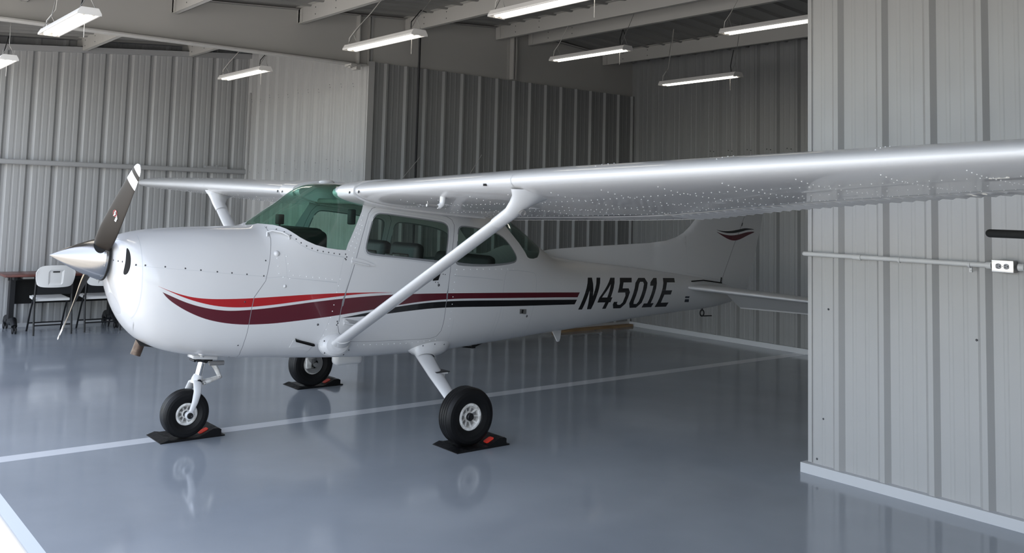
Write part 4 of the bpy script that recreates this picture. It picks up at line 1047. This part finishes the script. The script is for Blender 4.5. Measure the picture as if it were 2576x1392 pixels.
def build_stab():
    for sd in (-1,1):
        F=Foil([(.04,5.375,.952,6.20,.915),(.12,5.385,.950,6.20,.912),(1.0,5.455,.940,6.16,.905),(1.73,5.53,.930,6.10,.900)],.09,0.0)
        def loft(xs,vs_,drop=None):
            mb=MB(); rows=[]
            for a in vs_:
                q=max(0,(a-1.62)/.11); ts=sqrt(max(.03,1-min(1,q)**2)); r=[]
                for x,up in [(x,True) for x in xs[::-1]]+[(x,False) for x in (xs[1:] if xs[0]==0 else xs)]:
                    u,w=F.pt(a,x*(1-.12*q)+.06*q,up,0,ts)
                    if drop: w-=drop*max(0,(x-.58)/.42)*(1-.28*(a-.4)/1.3); u-=.05*max(0,(x-.58)/.42)
                    r.append((u,sd*a,w))
                rows.append(r)
            m=len(rows[0]); V=[p for r in rows for p in r]; fs=[]
            for i in range(len(rows)-1):
                for k in range(m):
                    q=(i*m+k,i*m+(k+1)%m,(i+1)*m+(k+1)%m,(i+1)*m+k); fs.append(q if sd<0 else q[::-1])
            mb.add(V,fs,0,True); mb.add(rows[0],[tuple(range(m))]); mb.add(rows[-1],[tuple(range(m))[::-1]]); return mb
        vs_=[.04,.12]+[.12+1.5*k/12 for k in range(1,13)]+[1.66,1.69,1.715,1.73]
        r=empty('horizontal_stabilizer',parent=ROOT)
        loft([0,.005,.02,.05,.1,.18,.3,.42,.5,.57],vs_).build('stabilizer_skin','white',r)
        loft([.58,.65,.75,.85,.95,1.0],[.26,.38,.44,.5]+[.5+1.1*k/8 for k in range(1,9)]+[1.66,1.69],.20).build('elevator','white',r)
    mb=MB(); mb.tube([(5.48,-.118,1.012),(5.7,-.10,1.016),(6.05,-.07,.975)],.007,6); mb.build('stabilizer_gap','void',ROOT)
build_stab()

# ------------------------------------------------------------------ propeller
def build_prop():
    r=empty('propeller',parent=ROOT); AX=Vector((-.9966,0,.082)); C=Vector((-.690,0,1.337)); UP=Vector((.082,0,.9966)); RT=Vector((0,1,0))
    mb=MB(); base=C-AX*.045; prof=[]
    for k in range(25):
        s=k/24; rr=.150*(1-s**1.30)**.97 if s<1 else 0; prof.append((max(.0005,rr),.350*s))
    mb.lathe(prof,base,AX,48)
    for k in range(10):
        a=2*pi*k/10+.3; q=base+AX*.018+(RT*cos(a)+UP*sin(a))*.1475; mb.dome(q,(RT*cos(a)+UP*sin(a)),.006,.4,6,1)
    mb.build('spinner',['alu','greymetal'],r)
    mb=MB(); mb.lathe([(.001,-.016),(.152,-.016),(.154,-.010),(.154,-.003),(.150,.0),(.001,.0)],base,AX,48); mb.build('backplate','panelblack',r)
    def sp(phi,sx,h=.0018):
        rr=.150*(1-sx**1.30)**.97+h; return base+AX*(.350*sx)+(RT*cos(phi)+UP*sin(phi))*rr
    Rr=.965; ang=math.atan2(.645,-.715)
    for s in (0,1):
        a=ang+s*pi; rad=RT*cos(a)+UP*sin(a); mot=RT*(sin(a))+UP*(-cos(a)) if False else (-AX).cross(rad)*-1
        mot=AX.cross(rad)
        mb=MB(); cs=[sp(a-.03,.155)]
        for ring in (.5,1):
            for k in range(20): t=2*pi*k/20; cs.append(sp(a-.03+ring*.46*cos(t),.155+ring*.118*sin(t)))
        mb.add(cs,[(0,1+k,1+(k+1)%20) for k in range(20)]+[(1+k,21+k,21+(k+1)%20,1+(k+1)%20) for k in range(20)],0,True); mb.build('spinner_cutout','void',r)
        def station(x):
            c=.5*pchip([.05,.12,.2,.35,.55,.75,.88,.95,.985,1.0],[.085,.115,.142,.158,.152,.132,.110,.088,.055,.012])(x)
            be=radians(pchip([.05,.2,.4,.6,.8,1],[50,42,30,23,18,15])(x)); th=pchip([.05,.15,.3,.6,1],[.030,.022,.015,.009,.004])(x)
            ch=mot*cos(be)+AX*sin(be); nn=AX*cos(be)-mot*sin(be); return c,ch,nn,th
        ks=[.06+.94*(1-(1-k/40)**1.15) for k in range(41)]; n=26; V=[]; mb=MB(); mi=[]
        for x in ks:
            c,ch,nn,th=station(x); o=C+rad*(x*Rr)
            for k in range(n):
                t=2*pi*k/n; xx=cos(t); yy=sin(t); V.append(o+ch*(xx*c)+nn*(yy*th*(1 if yy>0 else .35)*(.55+.45*(xx+1)/2+.2)))
        for i in range(40):
            x=(ks[i]+ks[i+1])/2; m=1 if x>.925 or .80<x<.885 else 0
            for k in range(n):
                q=(i*n+k,i*n+(k+1)%n,(i+1)*n+(k+1)%n,(i+1)*n+k); mm=m
                if (k==0 or k==n-1) and m==0: mm=2
                mb.f.append(q); mb.m.append(mm); mb.sm.append(True)
        mb.v=[tuple(p) for p in V]; mb.f.append(tuple(40*n+k for k in range(n))); mb.m.append(1); mb.sm.append(False)
        b=mb.build('blade',['blade','plainwhite','bladeedge'],r)
        # emblem on the blade face
        x=.50; c,ch,nn,th=station(x); o=C+rad*(x*Rr)+nn*(th*1.02+.0015)+ch*.006
        def pl(p,q,h=0): return o+rad*p+ch*q+nn*h
        mb=MB(); R1,R2=.026,.021; k=28
        ring=[pl(R1*cos(2*pi*i/k),R1*.8*sin(2*pi*i/k)) for i in range(k)]+[pl(R2*cos(2*pi*i/k),R2*.8*sin(2*pi*i/k)) for i in range(k)]
        mb.add(ring,[(i,(i+1)%k,k+(i+1)%k,k+i) for i in range(k)],1)
        for tri in ([(.03,.002),(.004,.010),(-.002,-.006)],[(-.034,.004),(-.004,-.010),(.004,.004)],[(.004,-.012),(-.004,.012),(-.006,.002),(.002,-.012)]):
            mb.add([pl(a_,b_,.001) for a_,b_ in tri],[tuple(range(len(tri)))],0)
        for i,(q,l0,l1) in enumerate(((-.026,-.052,.006),(-.033,-.052,.000),(-.039,-.048,-.010))):
            p=l0
            while p<l1-.004: mb.add([pl(p,q,.001),pl(p+.0045,q,.001),pl(p+.0045,q+.0045,.001),pl(p,q+.0045,.001)],[(0,1,2,3)],0); p+=.0062
        mb.build('blade_emblem',['plainwhite','logored'],b) if False else mb.build('blade_emblem',['plainwhite','logored'],r)
build_prop()

# ------------------------------------------------------------------ landing gear
def wheel(parent, c, R, hw, hubr, sd, brake=True):
    c=Vector(c)
    k=R/.2225
    prof=[(hubr,hw*.62),(hubr*1.12,hw*.80),(R*.66,hw*.97),(R*.80,hw),(R*.90,hw*.95),(R*.962,hw*.80),(R*.985,hw*.66)]
    g=[]
    for q in (.52,.17,-.17,-.52): g+=[(R*.995,hw*(q+.05)),(R*.975,hw*(q+.03)),(R*.975,hw*(q-.03)),(R*.995,hw*(q-.05))]
    prof=prof+g+[(a,-b) for a,b in prof[::-1]]
    mis=[1 if (i>=7 and i<7+16 and (i-7)%4 in (0,1,2)) else 0 for i in range(len(prof)-1)]
    mb=MB(); mb.lathe(prof,c,(0,1,0),56,mis=mis); mb.build('tyre',['tyre','groove'],parent)
    for s in ((sd,-sd) if sd else (-1,1)):
        mb=MB(); outer=(s==sd) or not sd
        mb.lathe([(hubr*1.05,hw*.60),(hubr*1.05,hw*.74),(hubr*1.0,hw*.80),(hubr*.86,hw*.80),(hubr*.80,hw*.70),(hubr*.78,hw*.40),(hubr*.55,hw*.34),(hubr*.30,hw*.44),(hubr*.28,hw*.62),(hubr*.2,hw*.62),(0.001,hw*.62)],c,(0,s,0),40)
        n=9
        for i in range(n):
            a=2*pi*i/n; d=Vector((cos(a),0,sin(a))); e=Vector((-sin(a),0,cos(a)))
            q=[c+d*hubr*.34+e*hubr*.05+Vector((0,s*hw*.42,0)),c+d*hubr*.80+e*hubr*.06+Vector((0,s*hw*.66,0)),c+d*hubr*.80-e*hubr*.06+Vector((0,s*hw*.66,0)),c+d*hubr*.34-e*hubr*.05+Vector((0,s*hw*.42,0))]
            mb.add(q+[p-Vector((0,s*hw*.3,0)) for p in q],[(0,1,2,3),(0,4,5,1),(3,2,6,7),(1,5,6,2)])
        for i in range(14):
            a=2*pi*i/14; mb.dome(c+Vector((cos(a)*hubr*.93,s*hw*.80,sin(a)*hubr*.93)),(0,s,0),.0065*k,.5)
        mb.build('wheel_hub','hub',parent)
        mb=MB()
        for i in range(n):
            a0=2*pi*(i+.25)/n; a1=2*pi*(i+.75)/n
            ring=[c+Vector((cos(a)*rr,s*(hw*.36+(.012 if rr>hubr*.6 else .002)),sin(a)*rr)) for rr in (hubr*.40,hubr*.70) for a in (a0,a1)]
            mb.add(ring,[(0,1,3,2)])
        mb.build('hub_pockets','greymetal' if outer else 'darkmetal',parent)
        mb=MB(); mb.lathe([(hubr*.30,hw*.55),(hubr*.30,hw*.78),(hubr*.24,hw*.84),(hubr*.14,hw*.84),(hubr*.13,hw*1.05),(0.001,hw*1.05)],c,(0,s,0),20); mb.build('axle_nut','darkmetal',parent)
    if brake:
        s=-sd; mb=MB(); mb.lathe([(hubr*.45,hw*.86),(hubr*.92,hw*.86),(hubr*.92,hw*.98),(hubr*.45,hw*.98)],c,(0,s,0),32); mb.build('brake_disc','greymetal',parent)
        mb=MB(); mb.rbox((c.x-hubr*1.0,min(c.y+s*hw*.75,c.y+s*hw*1.3),c.z-.035),(c.x-hubr*.38,max(c.y+s*hw*.75,c.y+s*hw*1.3),c.z+.065),.008); mb.build('brake_caliper','hub',parent)
def build_gear():
    for sd,vc in ((-1,-1.235),(1,1.30)):
        g=empty('main_gear',parent=ROOT); f=sd
        k=abs(vc)-1.235
        pts=[(1.828,f*.36,.575),(1.800,f*.45,.542),(1.70,f*.78,.442),(1.612,f*1.10,.346),(1.605,f*(1.14+k),.315)]
        mb=MB(); mb.tube(pts,1,22,up=(1,0,0),sx=1,sy=1,cap=False); n=22
        hs=[(.080,.034),(.076,.033),(.063,.030),(.050,.027),(.047,.026)]
        c=[Vector(p) for p in pts]
        for i in range(5):
            for q in range(n):
                o=Vector(mb.v[i*n+q])-c[i]; t=2*pi*q/n
                d=(c[min(i+1,4)]-c[max(i-1,0)]).normalized(); a=(Vector((1,0,0))-d*d.x).normalized(); b=d.cross(a)
                mb.v[i*n+q]=tuple(c[i]+a*cos(t)*hs[i][0]+b*sin(t)*hs[i][1])
        mb.f=[x for x in mb.f]; mb.build('gear_leg','white',g)
        mb=MB(); mb.tube([(1.61,f*(1.09+k),.33),(1.645,f*(1.16+k),.27),(1.665,f*(abs(vc)-.03),.228)],[.045,.04,.03],12); mb.tube([(1.665,f*(abs(vc)-.12),.228),(1.665,f*abs(vc),.228)],.022,10); mb.build('axle_fitting','greymetal' if sd>0 else 'white',g)
        # fairing at the fuselage
        secs=[((1.870,f*.37,.640),.215,.115),((1.868,f*.42,.60),.195,.098),((1.855,f*.438,.575),.140,.068),((1.825,f*.455,.553),.098,.046),((1.803,f*.475,.540),.082,.038),((1.793,f*.49,.533),.079,.036)]
        mb=MB(); V=[]; n=26
        for cc,a_,b_ in secs:
            d=Vector((-.10,f*.85,-.42)).normalized(); a=Vector((1,0,0)); a=(a-d*a.dot(d)).normalized(); b=d.cross(a)
            for q in range(n):
                t=2*pi*q/n; V.append(Vector(cc)+a*cos(t)*a_+b*sin(t)*b_)
        mb.add(V,[(i*n+q,i*n+(q+1)%n,(i+1)*n+(q+1)%n,(i+1)*n+q) for i in range(len(secs)-1) for q in range(n)],0,True)
        for u,v,w in ((1.77,.478,.625),(1.88,.487,.632),(1.98,.477,.622)): mb.dome((u,f*v,w),(0,f,-.1),.006,.4,6,1)
        mb.build('leg_fairing',['white','screw'],g)
        mb=MB(); mb.box((1.69,min(f*.70,f*.80),.452),(1.80,max(f*.70,f*.80),.466)); mb.rbox((1.70,min(f*.765,f*.79),.425),(1.78,max(f*.765,f*.79),.452),.004); mb.build('step_bracket','white',g)
        mb=MB(); mb.box((1.685,min(f*.70,f*.81),.466),(1.81,max(f*.70,f*.81),.471)); mb.build('step_pad','rubber',g)
        wheel(g,(1.668,vc,.2275),.2115,.076,.094,sd)
    g=empty('nose_gear',parent=ROOT)
    mb=MB(); mb.tube([(.125,0,.62),(.082,0,.425)],.0265,20); mb.build('oleo_tube','chrome',g)
    mb=MB(); mb.tube([(.13,0,.64),(.118,0,.585),(.110,0,.556)],[.05,.05,.042],18); mb.rbox((.06,-.042,.562),(.18,.042,.582),.008); mb.tube([(.04,-.05,.575),(.04,.05,.575)],.009,8); mb.build('steering_collar','darkmetal',g)
    mb=MB(); t=Matrix.Translation((.115,0,.595))@Matrix.Rotation(radians(6),4,'Y'); mb.rbox((-.095,-.062,-.014),(.095,.062,.014),.006,M4=t); mb.tube([(.085,-.05,.60),(.095,-.05,.66)],[.02,.012],8); mb.build('gear_cover','white',g)
    mb=MB(); mb.tube([(.092,0,.46),(.080,0,.43),(.070,0,.40)],[.036,.042,.040],16)
    for s in (-1,1):
        mb.tube([(.074,s*.012,.425),(.066,s*.060,.405),(.056,s*.092,.355),(.036,s*.104,.285),(.014,s*.102,.225),(.002,s*.100,.195)],[.030,.032,.029,.024,.019,.024],14,up=(1,0,0),sx=1,sy=.55)
        mb.lathe([(.032,-.012),(.032,.010),(.026,.014),(.001,.014)],(0,s*.103,.195),(0,s,0),20)
    mb.build('fork','white',g)
    mb=MB()
    for s in (-1,1): mb.lathe([(.022,.013),(.022,.018),(.014,.02),(.010,.016),(.001,.016)],(0,s*.103,.195),(0,s,0),16)
    mb.lathe([(.018,0),(.018,.012),(.010,.016),(.001,.016)],(.082,-.038,.418),(0,-1,0),12); mb.build('axle_nut','darkmetal',g)
    mb=MB()
    for s in (-1,1):
        mb.tube([(.19,s*.035,.548),(.225,s*.022,.495),(.252,s*.014,.440)],[.013,.012,.011],8); mb.tube([(.252,s*.014,.434),(.19,s*.02,.418),(.115,s*.034,.402)],[.011,.013,.015],8)
    mb.tube([(.14,0,.408),(.22,0,.425)],.012,8); mb.build('torque_link','hub',g)
    for a_,b_,r_ in (((.252,-.024,.437),(.252,.024,.437),.013),((.125,-.045,.404),(.125,.045,.404),.012),((.19,-.045,.548),(.19,.045,.548),.013),((.15,-.05,.55),(.26,-.05,.545),.018)):
        mb=MB(); mb.tube([a_,b_],r_,10); mb.build('link_pin','greymetal',g)
    wheel(g,(0,0,.193),.172,.062,.077,0,False)
build_gear()
